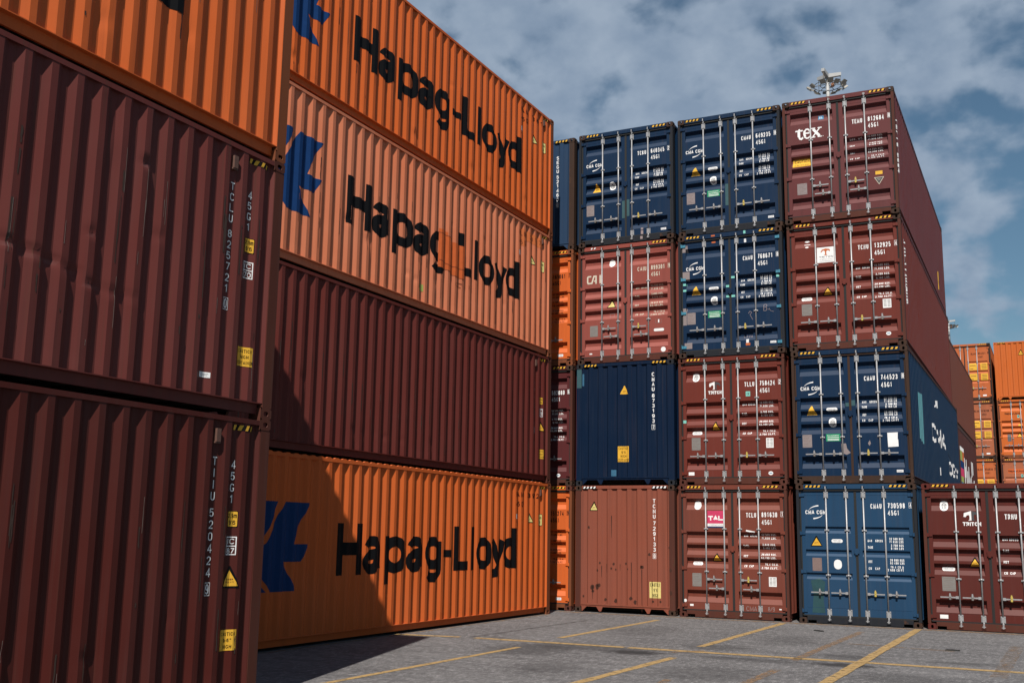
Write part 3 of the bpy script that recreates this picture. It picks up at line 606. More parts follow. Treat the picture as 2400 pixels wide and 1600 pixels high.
def hapag_side(c, off=.16):
    sf = side_surf(c['dent']*7.3+1, DENTS[c['dent']]); P = c['side']
    k = Ink(); k2 = Ink()
    for ch, a0, a1 in HLETT:
        a0 += off; a1 += off
        if ch == '-': k.rect(-a0, 1.29, -a1, 1.425, 'black'); continue
        k.glyph(ch, -a0, 1.035, -a1, 1.865, .205 if ch == 'H' else .172, 'black', 0, BIG)
    k.rect(-1.82-off, 1.035, -1.60-off, 1.865, 'black', .3)
    mir(k)
    k.build('company_lettering', P, sf)
    lg = Ink()
    def m(pts): return [(-1.189-y+off, z) for y, z in pts]
    lg.tess(m([(-10.63, 2.155), (-10.03, 2.155), (-10.33, 1.71), (-10.39, 1.53), (-10.03, 1.53), (-10.18, 1.27), (-10.61, 1.27), (-10.28, .84), (-10.89, .84), (-11.09, 1.08), (-11.4, 1.3), (-11.01, 1.54), (-10.90, 1.75)]), 'hapagblue')
    lg.tess(m([(-10.77, 2.155), (-11.45, 2.155), (-12.1, 1.72), (-11.75, 1.68), (-12.2, 1.27), (-11.5, 1.3), (-11.14, 1.5), (-11.0, 1.72)]), 'hapagblue')
    lg.tess(m([(-10.98, .84), (-11.14, 1.02), (-11.5, 1.22), (-11.9, 1.1), (-11.6, .84)]), 'hapagblue')
    lg.build('company_logo', P, sf)
def mir(k): k.p = [([Vector((-p[0], p[1])) for p in q], c_, l_) for q, c_, l_ in k.p]; return k
def side_small(c, kind, pre, num, patch=False, col='black'):
    """small marks at the right-hand end of a long side; b = -(distance from the end)"""
    sf = side_surf(c['dent']*7.3+1, DENTS[c['dent']]); P = c['side']
    if kind == 'hapag':
        if patch:
            k = Ink(); k.rect(-1.76, 2.30, -1.50, 2.70, 'freshbrown'); k.rect(-1.45, 2.47, -.62, 2.70, 'freshbrown'); mir(k).build('repainted_patch', P, sf)
        k = Ink(); k.text(pre, -1.78, 2.53, -1.36, 2.63, 'brown' if patch else 'black', .15, .45, 1); k.text(num, -1.24, 2.53, -.55, 2.63, 'brown' if patch else 'black', .15, .5, 1, mono=True); k.text('45G1', -1.78, 2.33, -1.36, 2.43, 'brown' if patch else 'black', .15, .5, 1); mir(k).build('code_lettering', P, sf)
        k = Ink(); k.rect(-1.78, 2.06, -1.66, 2.17, 'black'); k.rect(-1.775, 2.065, -1.665, 2.165, 'white', 1); k.text('IC', -1.76, 2.08, -1.69, 2.15, 'black', .15, .4, 2); k.text('82', -1.77, 1.98, -1.69, 2.04, 'black', .15, .4, 2); mir(k).build('approval_sticker', P, sf)
        mir(tri_sticker(-1.07, 1.99, 2.2, .12, True, 'paleyellow')).build('warning_sticker', P, sf)
        k = Ink(); k.rrect(-.66, 1.93, -.45, 2.19, .02, 'black'); k.rrect(-.65, 1.94, -.46, 2.18, .015, 'paleyellow', 1); k.text('2.9m', -.64, 2.08, -.48, 2.14, 'black', .18, .3, 2); k.text("9'6", -.62, 1.98, -.5, 2.04, 'black', .18, .3, 2); mir(k).build('height_sticker', P, sf)
    else:
        dx = 0 if kind == 'big' else .05
        k = Ink(); z = k.vcode(pre, -.82-dx, 2.45, .118, .06, .085, 'white', .14); z = k.vcode(num[:-1], -.82-dx, z-.045, .118, .06, .085, 'white', .14)
        box_code(k, num[-1], -.82-dx, z-.02, .08, .13); k.vcode('45G1', -.54-dx, 2.43, .118, .06, .085, 'white', .14); mir(k).build('code_lettering', P, sf)
        k = Ink(); k.rrect(-.585, 1.75, -.45, 1.915, .012, 'black'); k.rrect(-.578, 1.757, -.457, 1.908, .01, 'yellow', 1); k.text('2.9m', -.572, 1.845, -.465, 1.89, 'black', .16, .3, 2); k.text("9'6", -.56, 1.775, -.475, 1.82, 'black', .16, .3, 2); mir(k).build('height_sticker', P, sf)
        k = Ink(); k.frame(-.585, 1.47, -.45, 1.655, .01, 'white'); k.rect(-.575, 1.555, -.46, 1.565, 'white', .5); k.text('IC', -.565, 1.58, -.47, 1.635, 'white', .15, .3, 1); k.text(dict(TIIU='87', TCLU='70', TCNU='87')[pre], -.565, 1.485, -.47, 1.54, 'white', .15, .3, 1); mir(k).build('approval_sticker', P, sf)
        if pre != 'TCLU': mir(tri_sticker(-.505, 1.14, 1.36, .125)).build('warning_sticker', P, sf)
        k = Ink(); k.rect(-.60, .525, -.385, .73, 'yellow')
        if pre == 'TIIU': rows = ('CAUTION', "9-6\"", 'HIGH')
        else: rows = ('CAUTION', 'HIGH', 'CONTAINER')
        for i, r in enumerate(rows): a = .018*len(r); k.text(r, -.49-a*.65, .67-.062*i, -.49+a*.65, .705-.062*i, 'black', .16, .3, 1)
        mir(k).build('caution_sticker', P, sf)
        if pre == 'TCLU':
            k = Ink(); k.rect(-1.13, .33, -1.0, .385, 'white'); k.rect(-1.11, .35, -1.03, .354, 'grey', 1); k.rect(-1.11, .365, -1.02, .369, 'grey', 1); mir(k).build('small_label', P, sf)
    mir(hazard(-.60, -.28, 2.745, 2.80)).build('hazard_stripes', P, sf)
    mb = MB(); y = L-(.80 if kind != 'hapag' else .52); d0 = pdepth(y); x = HW-.03
    mb.box(x-.01, HW+.004, y-.03, y+.03, 2.60, 2.735); mb.box(x-.01, HW-.006, y-.04, y+.04, 2.585, 2.60); link('vent', mb.mesh('vent', [None]), P, None).data.materials[0] = INKV
INKV = plain('vent_cover', (.11, .05, .035), .7, 0, .4)
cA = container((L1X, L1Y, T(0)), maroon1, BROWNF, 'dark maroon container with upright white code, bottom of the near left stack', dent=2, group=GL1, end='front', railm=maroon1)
side_small(cA, 'big', 'TIIU', '5204249')
cB = container((L1X, L1Y, T(1)), maroon2, BROWNF, 'dull brownish maroon container with creased side, middle of the near left stack', dent=1, group=GL1, end='front')
side_small(cB, 'big', 'TCLU', '8257210')
def scuffs(c, n, zlo, zhi, seed, cols=('scuff', 'scuff', 'scratch')):
    rr = random.Random(seed); k = Ink(); sf = side_surf(c['dent']*7.3+1, DENTS[c['dent']])
    for i in range(n):
        j = rr.randrange(0, 42); y = PY[4+4*j]-.036 if False else PY[3+4*j]+.036; y = y+rr.uniform(-.03, .034); col = cols[rr.randrange(len(cols))]
        w_ = rr.uniform(.004, .016) if col != 'scratch' else .004; z = rr.uniform(zlo, zhi); hgt = rr.uniform(.05, .6)**1.3; a = L-y+.03; pts = []; m_ = 5
        l = [(a-w_*rr.uniform(.3, 1), z+hgt*q/m_) for q in range(m_+1)]; r = [(a+w_*rr.uniform(.3, 1), z+hgt*q/m_) for q in range(m_+1)]
        for q in range(m_): k.poly([l[q], r[q], r[q+1], l[q+1]], col)
    o = k.build('scuff_marks', c['side'], sf); return o
scuffs(cA, 60, .2, 1.8, 3); scuffs(cB, 110, .25, 2.0, 5)
cC = container((L1X, L1Y, T(2)), orange1, ORFR, 'orange container on top of the near left stack, above the creased maroon one', dent=3, group=GL1, end='front')
scuffs(cC, 40, .2, 1.6, 9, ('rustdark', 'scuff', 'scratch')); hapag_side(cC, .12); side_small(cC, 'hapag', '', '')
cD = container((L2X, L2Y+.07, T(0)), orange2, ORFR, 'orange container with large black lettering standing on the ground', dent=0, group=GL2, end='front', wide_roof=True)
hapag_side(cD, .10); side_small(cD, 'hapag', 'FANU', '389720')
cE = container((L2X, L2Y+.03, T(1)), maroon3, BROWNF, 'plain maroon container between two orange ones in the far left stack', dent=6, group=GL2, end='front')
scuffs(cE, 60, .2, 1.5, 39); side_small(cE, 'plain', 'TCNU', '3416764')
cF = container((L2X+.01, L2Y, T(2)), salmon, ORFR, 'faded salmon orange container with a repainted patch over its lettering', dent=5, group=GL2, end='front')
def patched_side():
    hapag_side(cF); sf = side_surf(5*7.3+1, DENTS[5]); P = cF['side']
    k = Ink(); y = lambda v: v+1.189
    k.poly([(-5.22, .98), (-4.2, .98), (-4.2, 1.62), (-4.55, 1.6), (-4.55, 1.73), (-5.22, 1.73)], 'orpatch', 3)
    k.p = []; k.rect(-5.22, .98, -4.8, 1.66, 'orpatch', 3); k.rect(-4.8, .93, -4.21, 1.60, 'orpatch', 3); k.rect(-5.22, 1.66, -4.9, 1.74, 'orpatch', 3); mir(k).build('repair_patch', P, sf)
    k = Ink()
    for a, b, c_, d_ in ((-5.3, 1.66, -4.7, 1.655), (-5.2, 1.12, -4.85, 1.09), (-4.85, 1.08, -4.25, 1.12), (-4.55, .80, -4.3, .82), (-4.55, .74, -4.35, .74), (-4.5, .86, -4.47, .72)): k.stroke([(a, b), ((a+c_)/2, (b+d_)/2+.01), (c_, d_)], .012, 'brown', 4)
    mir(k).build('scratch_marks', P, sf)
    k = Ink(); k.rect(-5.9, .37, -5.75, .5, 'lime', 1); mir(k).build('small_label', P, sf)
scuffs(cF, 60, .2, 1.9, 29, ('orscuff', 'orscuff', 'rustdark')); patched_side(); side_small(cF, 'hapag', 'HLBU', '201276', True)
cG = container((L2X+.015, L2Y, T(3)), orange2, ORFR, 'orange container with large black lettering against the sky', dent=4, group=GL2, end='front')
scuffs(cG, 35, .2, 1.6, 19, ('rustdark', 'orscuff')); hapag_side(cG); side_small(cG, 'hapag', 'FANU', '138216')
# ------------------------------------------------------------------ row of ends
GR = 'containers in the facing row'
CX = {0: -8.19+HW, 1: -5.645+HW, 2: -3.110+HW, 3: -.5345+HW, 4: 2.035+HW}
JX = {(1, 0): -.027, (1, 1): -.018, (1, 2): -.005, (1, 3): .015, (1, 4): .039, (2, 0): -.044, (2, 1): -.03, (2, 2): .006, (2, 3): .037, (2, 4): .047, (3, 0): .043, (3, 1): .013, (3, 2): -.009, (3, 3): -.02, (3, 4): -.033, (4, 0): .009, (4, 1): 0}
def turn(c, a): c['root'].rotation_euler.z = a; return c
def pos(c, t): j = (JX.get((c, t), 0)+JX.get((c, t+1), 0))/2; return (CX[c]+j, random.uniform(-.035, .02), T(t))
def marks(c, style, items):
    s = door_surf(style)
    for name, k, which in items:
        par = {'L': c['doors'][0], 'R': c['doors'][1], 'H': c['header'], 'S': c['sill']}[which]
        if k.p: k.build(name, par, s)
def hz(c, l=True, r=True, col='yellow', door_=True):
    sf = door_surf('A') if door_ else front_surf(); par = c['header'] if door_ else c['frame']
    if l: hazard(.19, .53, 2.826, 2.872, col).build('hazard_stripes', par, sf)
    if r: hazard(1.905, 2.262, 2.826, 2.872, col).build('hazard_stripes', par, sf)
def cma_box(c, num, chk, style='A', green=True, pl=True, dz=0, seal_xy=(.838, 1.318), oval=True, code2=('CMAU'), vals=V1, wstyle=2, tri=(.40, 1.495, 1.69, .11), border=False, cimc=True, codez=2.30, logoz=0):
    k = Ink(); door_code(k, code2, num, chk, z1=codez, zs=codez-.165, zc=codez+.015); items = [('code_lettering', k, 'R')]
    k = Ink(); wlines(k, wstyle, vals); items.append(('weight_lettering', k, 'R'))
    items.append(('company_logo', cma_logo(logoz), 'L')); items.append(('warning_sticker', tri_sticker(tri[0], tri[1], tri[2], tri[3], border), 'L'))
    items.append(('round_seal', seal(*seal_xy), 'L'))
    if oval: items.append(('steel_sticker', pill(.717, .948, 1.6), 'L'))
    if green:
        k = Ink(); k.rect(.69, .915, .99, 1.07, 'green'); k.text('Eco-Container', .72, 1.025, .96, 1.05, 'white', .18, .25, 1)
        for zz in (.99, .955, .93): k.rect(.72, zz, .96, zz+.011, 'white', 1)
        items.append(('green_sticker', k, 'L'))
    if pl: items.append(('data_plate', plate_(.19, .79, .39, 1.065, 'tape'), 'L'))
    if cimc:
        k = Ink(); k.rect(2.105, .24, 2.235, .29, 'white'); k.text('CIMC', 2.12, .252, 2.22, .278, 'navy', .18, .3, 1); items.append(('maker_label', k, 'R'))
    marks(c, style, items); hz(c)
# column 1
c = container(pos(1, 3), navy, NAVYF, 'navy container with white logo, leftmost door end of the top tier', group=GR, castm=RUSTY)
cma_box(c, '640345', '2', green=False, seal_xy=(.86, 1.50), oval=False, code2='TCKU', tri=(.45, 1.39, 1.60, .11), vals=('32.500', '71.650', '3.300', '7.280', '29.200', '64.370', '76.4', '2.700'))
c1s = Ink()
for zz, hh in ((.30, .05), (.19, .09), (.06, .07)): c1s.rect(1.60, zz, 1.66, zz+hh, 'chalk')
c1s.build('paint_drips', c['doors'][1], door_surf('A')); k = Ink(); k.rect(1.12, .64, 1.2, 1.08, 'dpatch'); k.build('repair_patch', c['doors'][0], door_surf('A')); k = Ink(); k.rect(1.235, .68, 1.31, 1.1, 'dpatch'); k.build('repair_patch', c['doors'][1], door_surf('A'))
c = container(pos(1, 2), rose, BROWNF, 'faded rose red container with cream lettering, between two navy ones', stag=True, group=GR, castm=RUSTY)
k = Ink(); door_code(k, 'CAIU', '899301', '9', 'cream'); kw = Ink(); wlines(kw, 1, ('32.500', '71.650', '3.860', '8.510', '28.640', '63.140', '76.2', '2.690'), 'cream')
lg = Ink(); b_ = .036
lg.stroke([(.33, 2.165), (.25, 2.165), (.235, 2.14), (.235, 2.02), (.25, 1.995), (.345, 1.995), (.40, 2.165), (.455, 2.165), (.455, 1.975)], b_, 'cream'); lg.rect(.40, 2.03, .437, 2.06, 'cream', 1); lg.rect(.545, 1.977, .585, 2.185, 'cream')
ws = Ink().ell(.86, 2.455, .078, .095, 'white', 0, 18)
pk = Ink(); pk.rrect(1.92, .69, 2.18, .765, .036, 'dirty'); pk.rrect(1.925, .695, 2.175, .76, .03, 'white', 1); ps = Ink().frame(1.967, .887, 2.112, .985, .006, 'dirty'); ps.rect(2.03, .9, 2.06, .975, 'white', 1)
marks(c, 'A', [('code_lettering', k, 'R'), ('weight_lettering', kw, 'R'), ('company_logo', lg, 'L'), ('round_seal', ws, 'L'), ('warning_sticker', tri_sticker(.85, 1.35, 1.555, .115, True, 'paleyellow'), 'L'), ('data_plate', plate_(.303, .667, .505, .933), 'L'), ('steel_sticker', pk, 'R'), ('faded_label', ps, 'R'), ('round_label', Ink().ell(2.153, .256, .06, .06, 'white', 0, 16), 'R'), ('faded_label', Ink().frame(.8, 1.12, .915, 1.21, .005, 'chalk'), 'L'), ('maker_label', Ink().rect(.29, .235, .36, .265, 'white'), 'L')]); hz(c, False); k = Ink(); k.poly([(.33, 2.83), (.365, 2.83), (.39, 2.87), (.355, 2.87)], 'white'); k.poly([(.41, 2.83), (.445, 2.83), (.47, 2.87), (.435, 2.87)], 'white'); k.build('hazard_stripes', c['header'], door_surf('A'))
def front_marks(c, pre, num, chk, tri, caut, rows, zt, xc, border, col, ccol):
    sf = front_surf(); P = c['front']
    k = Ink(); z = k.vcode(pre, xc, zt, .118, .062, .09, 'white', .18); z = k.vcode(num, xc, z-.03, .118, .062, .09, 'white', .18); box_code(k, chk, xc, z-.01, .075, .12); k.build('code_lettering', P, sf)
    if tri: tri_sticker(*tri, border, ccol).build('warning_sticker', P, sf)
    if caut:
        k = Ink(); k.rect(*caut, ccol); n = len(rows); hh = (caut[3]-caut[1])
        for i, r in enumerate(rows): cx = (caut[0]+caut[2])/2; a = min(.026*len(r)/2*1.25, (caut[2]-caut[0])*.48); k.text(r, cx-a, caut[3]-hh*(i+.88)/n, cx+a, caut[3]-hh*(i+.2)/n, 'black', .12, .35, 1)
        k.build('caution_sticker', P, sf)
c = container(pos(1, 1), navy2, navy2, 'dark navy container showing its ribbed closed end with a yellow caution sticker', end='front', group=GR, castm=NAVYF)
front_marks(c, 'CMAU', '873193', '7', (1.212, 2.13, 2.33, .10), (1.055, .543, 1.327, .905), ('CAUTION', "9'6", 'HIGH', 'CONTAINER'), 2.615, 1.925, False, 'navy', 'yellow')
k = Ink(); k.rect(.012, 2.32, .132, 2.77, 'dpatch'); k.build('repair_patch', c['front'], front_surf()); k = Ink(); k.rect(.15, 2.37, .185, 2.66, 'bluepaint'); k.rect(.89, .215, 1.005, .36, 'bluepaint'); k.build('touch_up_paint', c['front'], front_surf()); hz(c, door_=False)
c = container(pos(1, 0), terra, BROWNF, 'terracotta container on the ground showing its ribbed closed end with rust holes', end='front', group=GR, castm=RUSTY)
front_marks(c, 'TCNU', '729133', '0', (.462, 2.31, 2.525, .10), (1.825, .377, 2.095, .732), ('CAUTION', "9'6", 'HIGH'), 2.585, 1.94, True, 'white', 'paleyellow')
k = Ink()
for (a, b, r) in ((.341, 1.929, .035), (1.828, 1.339, .04), (1.369, .345, .05), (1.63, 1.06, .03), (.55, .95, .035), (.42, .57, .06), (.55, .58, .07), (1.0, .28, .05), (1.47, .26, .05), (2.33, .5, .05), (.62, 1.12, .03), (.95, 1.1, .035), (1.0, .98, .025), (1.25, 1.12, .03), (1.3, 1.0, .02), (.9, 1.0, .03), (1.9, .3, .03), (.2, .35, .03), (.75, .3, .04), (2.3, 1.5, .03), (2.33, 1.0, .04), (1.64, 1.05, .05), (.6, .62, .05), (.44, .48, .04), (2.08, .3, .03)):
    k.poly([(a+.8*r*(.7+.5*random.random())*math.cos(t*.7), b+r*.95*(.7+.5*random.random())*math.sin(t*.7)) for t in range(9)], 'rustdark', 0)
k2 = Ink()
for (a, b, ln) in ((.905, 2.2, .5), (1.39, 1.15, .8), (1.64, 1.0, .95), (1.885, .75, .5), (.66, 1.05, .25), (.43, .6, .3), (.78, 1.1, .2), (1.12, 1.1, .15)): k2.poly([(a-.008, b), (a+.008, b), (a+.003, b-ln), (a-.003, b-ln)], 'rustdark')
k.build('rust_patches', c['front'], front_surf()); k2.build('rust_streaks', c['front'], front_surf()); hz(c, col='white', door_=False)
# column 2
c = container(pos(2, 3), navy, NAVYF, 'navy container with green door sticker in the top tier, beside the plum one', group=GR, castm=RUSTY)
cma_box(c, '649235', '0'); k = Ink(); k.rect(1.12, .66, 1.2, 1.18, 'dpatch'); k.build('repair_patch', c['doors'][0], door_surf('A'))
TEAL = plain('teal_hinge_paint', (.035, .2, .3), .55)
c = container(pos(2, 2), navy, NAVYF, 'navy container with teal hinges and patches of tape, third tier', group=GR, castm=RUSTY, hingem=TEAL)
cma_box(c, '768671', '0', logoz=.03, codez=2.31)
k = Ink()
for a, b, c_, d_ in ((.09, 2.52, .22, 2.68), (.09, 1.83, .26, 2.05), (.09, .78, .18, 1.18), (.12, .22, .30, .36)): k.rect(a, b, c_, d_, 'tape')
k.build('tape_patches', c['doors'][0], door_surf('A'))
k = Ink()
for a, b in ((.1, 1.72), (.1, 1.58), (1.12, 1.60), (1.12, 1.36)): k.rect(a, b, a+.075, b+.05, 'mint')
k.build('mint_tape', c['doors'][0], door_surf('A')); k = Ink()
for a, b in ((1.24, 1.8), (1.24, 1.36), (2.275, 1.74)): k.rect(a, b, a+.085, b+.05, 'mint')
k.rect(1.56, .28, 1.62, .36, 'white'); k.rect(1.55, .22, 1.65, .275, 'orange'); k.rect(1.56, 2.62, 1.61, 2.70, 'white'); k.build('mint_tape', c['doors'][1], door_surf('A'))
k = Ink(); k.rect(.80, 2.825, .89, 2.86, 'orange'); k.rect(1.56, 2.815, 1.61, 2.885, 'mint'); k.build('mint_tape', c['header'], door_surf('A')); k = Ink(); k.rect(.8, 2.68, .89, 2.715, 'orange'); k.build('orange_tape', c['doors'][0], door_surf('A'))
k = Ink(); k.text('CAVA', 1.50, .40, 1.70, .46, 'chalk', .09, .3); k.stroke([(1.62, .95), (1.66, 1.0), (1.7, .97), (1.66, .92), (1.72, .8)], .007, 'chalk'); k.text('B', 1.97, .98, 2.05, 1.14, 'chalk', .05, .3); k.stroke([(2.07, 1.0), (2.1, 1.03), (2.12, .98), (2.2, .95)], .006, 'chalk'); k.build('chalk_writing', c['doors'][1], door_surf('A'))
k = Ink(); k.text('MODRIC', .74, 1.80, 1.05, 1.85, 'navy', .1, .3); k.build('chalk_writing', c['doors'][0], door_surf('A'))
def triton_box(c, pre, num, chk, tl, sealp, trip, ovalp, platep, paperp=None, labp=None, style='A', stag=False, ov=None, vals=V1, labels=None, extra=()):
    k = Ink(); door_code(k, pre, num, chk); kw = Ink(); wlines(kw, 1, vals, labels=labels); it = [('code_lettering', k, 'R'), ('weight_lettering', kw, 'R')]
    if tl: q = tlogo(tl[0]+.02, tl[1]+.105, tl[2]-.02, tl[3]); q.text('TRITON', tl[0], tl[1], tl[2], tl[1]+.075, 'white', .24, .18); it.append(('company_logo', q, 'L'))
    if sealp: it.append(('round_seal', seal(*sealp), 'L'))
    it.append(('warning_sticker', tri_sticker(*trip), 'L')); 
    if ovalp: it.append(('steel_sticker', pill(*ovalp), 'L'))
    it.append(('data_plate', plate_(*platep), 'L'))
    if paperp: it.append(('paper_label', paper(*paperp), 'R'))
    if labp: it.append(('small_label', paper(*labp, lines=False), 'L'))
    if ov: q = Ink().ell(ov[0], ov[1], .052, .042, 'white', 0, 14); q.rect(ov[0]-.032, ov[1]-.008, ov[0]+.032, ov[1]+.01, 'lblue', 1); it.append(('oval_label', q, 'R'))
    marks(c, style, it+list(extra)); hz(c)
c = container(pos(2, 1), red1, BROWNF, 'red brown container with white arched logo and a mint green tag, second tier', group=GR, castm=BROWNF)
k = Ink(); k.rect(1.55, 1.965, 1.65, 2.075, 'mint'); k.text('OK', 1.57, 1.995, 1.63, 2.045, 'seal', .18, .3, 1)
triton_box(c, 'TLLU', '758424', '2', (.69, 2.045, 1.0, 2.33), (.395, 2.447), (.845, 1.222, 1.425, .107), (.288, .518, 1.172), (.286, .782, .492, 1.062), (1.981, .806, 2.143, 1.022), (.206, .217, .338, .29), ov=(2.067, .25), extra=[('tag_sticker', k, 'R')], labels=('MAX.GROSS', 'TARE', 'NET', 'CU. CAP.'))
k = Ink(); k.rect(.09, 1.4, .165, 1.47, 'mint'); k.build('mint_tape', c['doors'][0], door_surf('A'))
c = container(pos(2, 0), red2, BROWNF, 'brick red container on the ground with a pink and white placard, handles at two heights', group=GR, stag=True, castm=BROWNF)
k = Ink(); k.rect(.652, 2.045, 1.034, 2.327, 'pink'); k.rect(.652, 1.985, 1.034, 2.045, 'white'); k.rect(.652, 1.95, 1.034, 1.985, 'navy'); k.text('TAL', .67, 2.115, 1.005, 2.215, 'white', .3, .05, 1); k.text('INTERNATIONAL', .675, 2.005, 1.01, 2.028, 'dirty', .16, .3, 1)
k3 = Ink(); k3.stroke([(1.515, 1.90), (1.71, 1.865)], .034, 'white'); k4 = Ink(); k4.text('CMA', 1.49, .19, 1.72, .285, 'chalk', .08, .2); k4.text('8/9', 1.96, .2, 2.10, .29, 'chalk', .08, .2); k4.rect(2.2, .235, 2.25, .26, 'white')
triton_box(c, 'TCLU', '891630', '1', None, None, (.853, 1.222, 1.397, .118), (.293, .519, 1.168), (.288, .67, .497, .957), (1.992, .718, 2.157, .92), (.226, .243, .306, .285), vals=('32.500', '71.650', '3.840', '8.460', '28.660', '63.190', '76.4', '2.700'), extra=[('placard', k, 'L'), ('tape_strip', k3, 'R'), ('chalk_writing', k4, 'R'), ('round_seal', Ink().rrect(.345, 2.35, .5, 2.54, .07, 'white'), 'L'), ('round_label', Ink().ell(.119, .355, .035, .035, 'white', 0, 12), 'L')])
# column 3
c = container(pos(3, 3), plum, BROWNF, 'plum red container with large white lower case lettering under the tall mast', group=GR, stag=True, castm=RUSTY, dent=2)
def tex():
    k = Ink(); w = 'white'
    k.poly([(.34, 2.03), (.395, 2.03), (.395, 2.17), (.37, 2.17), (.34, 2.14)], w); k.poly([(.29, 2.125), (.45, 2.125), (.45, 2.15), (.30, 2.15)], w, 1); k.stroke([(.368, 2.04), (.385, 2.0), (.42, 1.99), (.455, 2.015)], .034, w, 2)
    k.stroke([(.47, 2.082), (.60, 2.082), (.592, 2.125), (.56, 2.15), (.52, 2.15), (.485, 2.115), (.475, 2.06), (.49, 2.015), (.53, 1.993), (.57, 1.998), (.61, 2.03)], .026, w); k.stroke([(.49, 2.13), (.482, 2.07), (.50, 2.02)], .045, w, 1)
    k.stroke([(.665, 2.14), (.80, 2.005)], .05, w); k.stroke([(.80, 2.14), (.66, 2.005)], .022, w, 1)
    for a, b in ((.63, 2.15), (.765, 2.15), (.625, 1.995), (.76, 1.995)): k.rect(a, b-.009, a+.085, b+.009, w, 2)
    k.rect(.865, 1.99, .878, 2.003, w); return k
def scale_ink(k, cx, cz, sx, sz): k.p = [([Vector((cx+(p[0]-cx)*sx, cz+(p[1]-cz)*sz)) for p in q], c_, l_) for q, c_, l_ in k.p]; return k
turn(c, .010)
kx = scale_ink(tex(), .575, 2.0, 1.06, 1.35)
k = Ink(); door_code(k, 'TEMU', '812684', '0', z1=2.29); kw = Ink(); wlines(kw, 1, ('32.500', '71.650', '3.820', '8.420', '28.680', '63.230', '76.4', '2.700'), labels=('MAX. WT.', 'TARE WT.', 'PAYLOAD', 'CU. CAP.'))
kw.p = [([Vector((p[0], 1.34+(p[1]-1.115)*.72)) for p in q], c_, l_) for q, c_, l_ in kw.p]
kg = Ink(); kg.rect(.785, 2.405, .905, 2.50, 'lblue'); kg.text('GL', .805, 2.435, .885, 2.48, 'white', .2, .3, 1)
kc = Ink(); kc.rect(.194, 1.335, .60, 1.53, 'yellow'); kc.text('CAUTION', .235, 1.44, .56, 1.505, 'black', .14, .35, 1); kc.text("2.9m 9.6 HIGH", .235, 1.36, .56, 1.40, 'brown', .14, .3, 1)
ki = Ink(); ki.poly([(1.945, .87), (2.155, .87), (2.045, .70)], 'cream'); ki.poly([(1.965, .86), (2.135, .86), (2.045, .72)], 'seal', 1); ki.rect(2.0, .83, 2.09, .836, 'cream', 2); ki.rect(2.02, .80, 2.07, .806, 'cream', 2)
kp = Ink(); kp.rect(.168, .17, 1.19, .61, 'dirty')
marks(c, 'A', [('company_lettering', kx, 'L'), ('code_lettering', k, 'R'), ('weight_lettering', kw, 'R'), ('class_sticker', kg, 'L'), ('caution_sticker', kc, 'L'), ('inspection_sticker', ki, 'R'), ('yellow_label', Ink().rect(1.976, .93, 2.125, 1.01, 'yellow'), 'R'), ('data_plate', plate_(.283, .675, .50, .935, 'tape'), 'L')]); hz(c)
sk = Ink(); sk.vcode('TEMU 812684', L-.42, 2.25, .12, .26, .095, 'white', .28); sk.build('code_lettering', c['side'], side_surf(2*7.3+1, DENTS[2]))
sk = Ink(); sk.rect(L-9.95, .4, L-9.65, .95, 'yellow'); sk.build('caution_sticker', c['side'], side_surf(2*7.3+1, DENTS[2]))
c = container(pos(3, 2), red1, BROWNF, 'red brown container with a square white placard between its left rods, third tier', group=GR, castm=RUSTY, dent=6)
turn(c, .008)
k = Ink(); k.rect(.645, 1.968, 1.031, 2.317, 'white'); k.tess([(.83, 2.285), (.755, 2.265), (.72, 2.20), (.745, 2.205), (.77, 2.235), (.80, 2.24), (.82, 2.22), (.82, 2.15), (.79, 2.13), (.87, 2.13), (.85, 2.15), (.85, 2.22), (.87, 2.24), (.90, 2.235), (.925, 2.21), (.93, 2.245), (.91, 2.27)], 'orange', 1)
k.text('TRITON', .69, 2.075, .99, 2.112, 'seal', .2, .25, 1); k.text('INTERNATIONAL', .69, 2.03, .985, 2.05, 'plate', .16, .3, 1); k.rect(.69, 1.995, .985, 2.002, 'plate', 1)
k5 = Ink(); k5.poly([(.37, 2.49), (.40, 2.51), (.46, 2.51), (.49, 2.49), (.43, 2.47)], 'white'); k5.rect(.37, 2.41, .5, 2.425, 'white'); k5.ell(.43, 2.35, .04, .018, 'white', 0, 10)
triton_box(c, 'TCNU', '132925', '4', None, None, (.85, 1.23, 1.42, .115), (.265, .50, 1.18), (.277, .798, .50, 1.055), (1.992, .847, 2.164, 1.044), None, ov=(2.082, .29), extra=[('placard', k, 'L'), ('worn_seal', k5, 'L')])
sk = Ink(); sk.vcode('TCNU 132925', L-.56, 2.42, .135, .38, .115, 'white', .3); sk.build('code_lettering', c['side'], side_surf(6*7.3+1, DENTS[6]))
c = container(pos(3, 1), navy, RUSTY, 'navy container with rusty frame and a blank white paper on its door', group=GR, castm=RUSTY, dent=1, gask=RUSTY, railm=BROWNF)
cma_box(c, '744523', '0', logoz=-.01)
k = Ink(); k.poly([(1.955, .765), (2.163, .775), (2.16, .92), (2.15, .93), (2.158, 1.07), (1.948, 1.065)], 'white'); k.build('paper_label', c['doors'][1], door_surf('A'))
k = Ink(); k.poly([(1.01, .66), (1.11, .62), (1.19, .66), (1.12, .75), (1.10, .86), (1.0, .86)], 'tape'); k.rect(1.12, 1.65, 1.2, 1.73, 'dpatch'); k.build('paint_scrape', c['doors'][0], door_surf('A')); k = Ink(); k.rect(1.24, 1.66, 1.32, 1.78, 'dpatch'); k.poly([(1.55, .85), (1.59, .92), (1.61, .85), (1.58, .8)], 'tape'); k.build('paint_scrape', c['doors'][1], door_surf('A'))
sf = side_surf(8.3, DENTS[1])
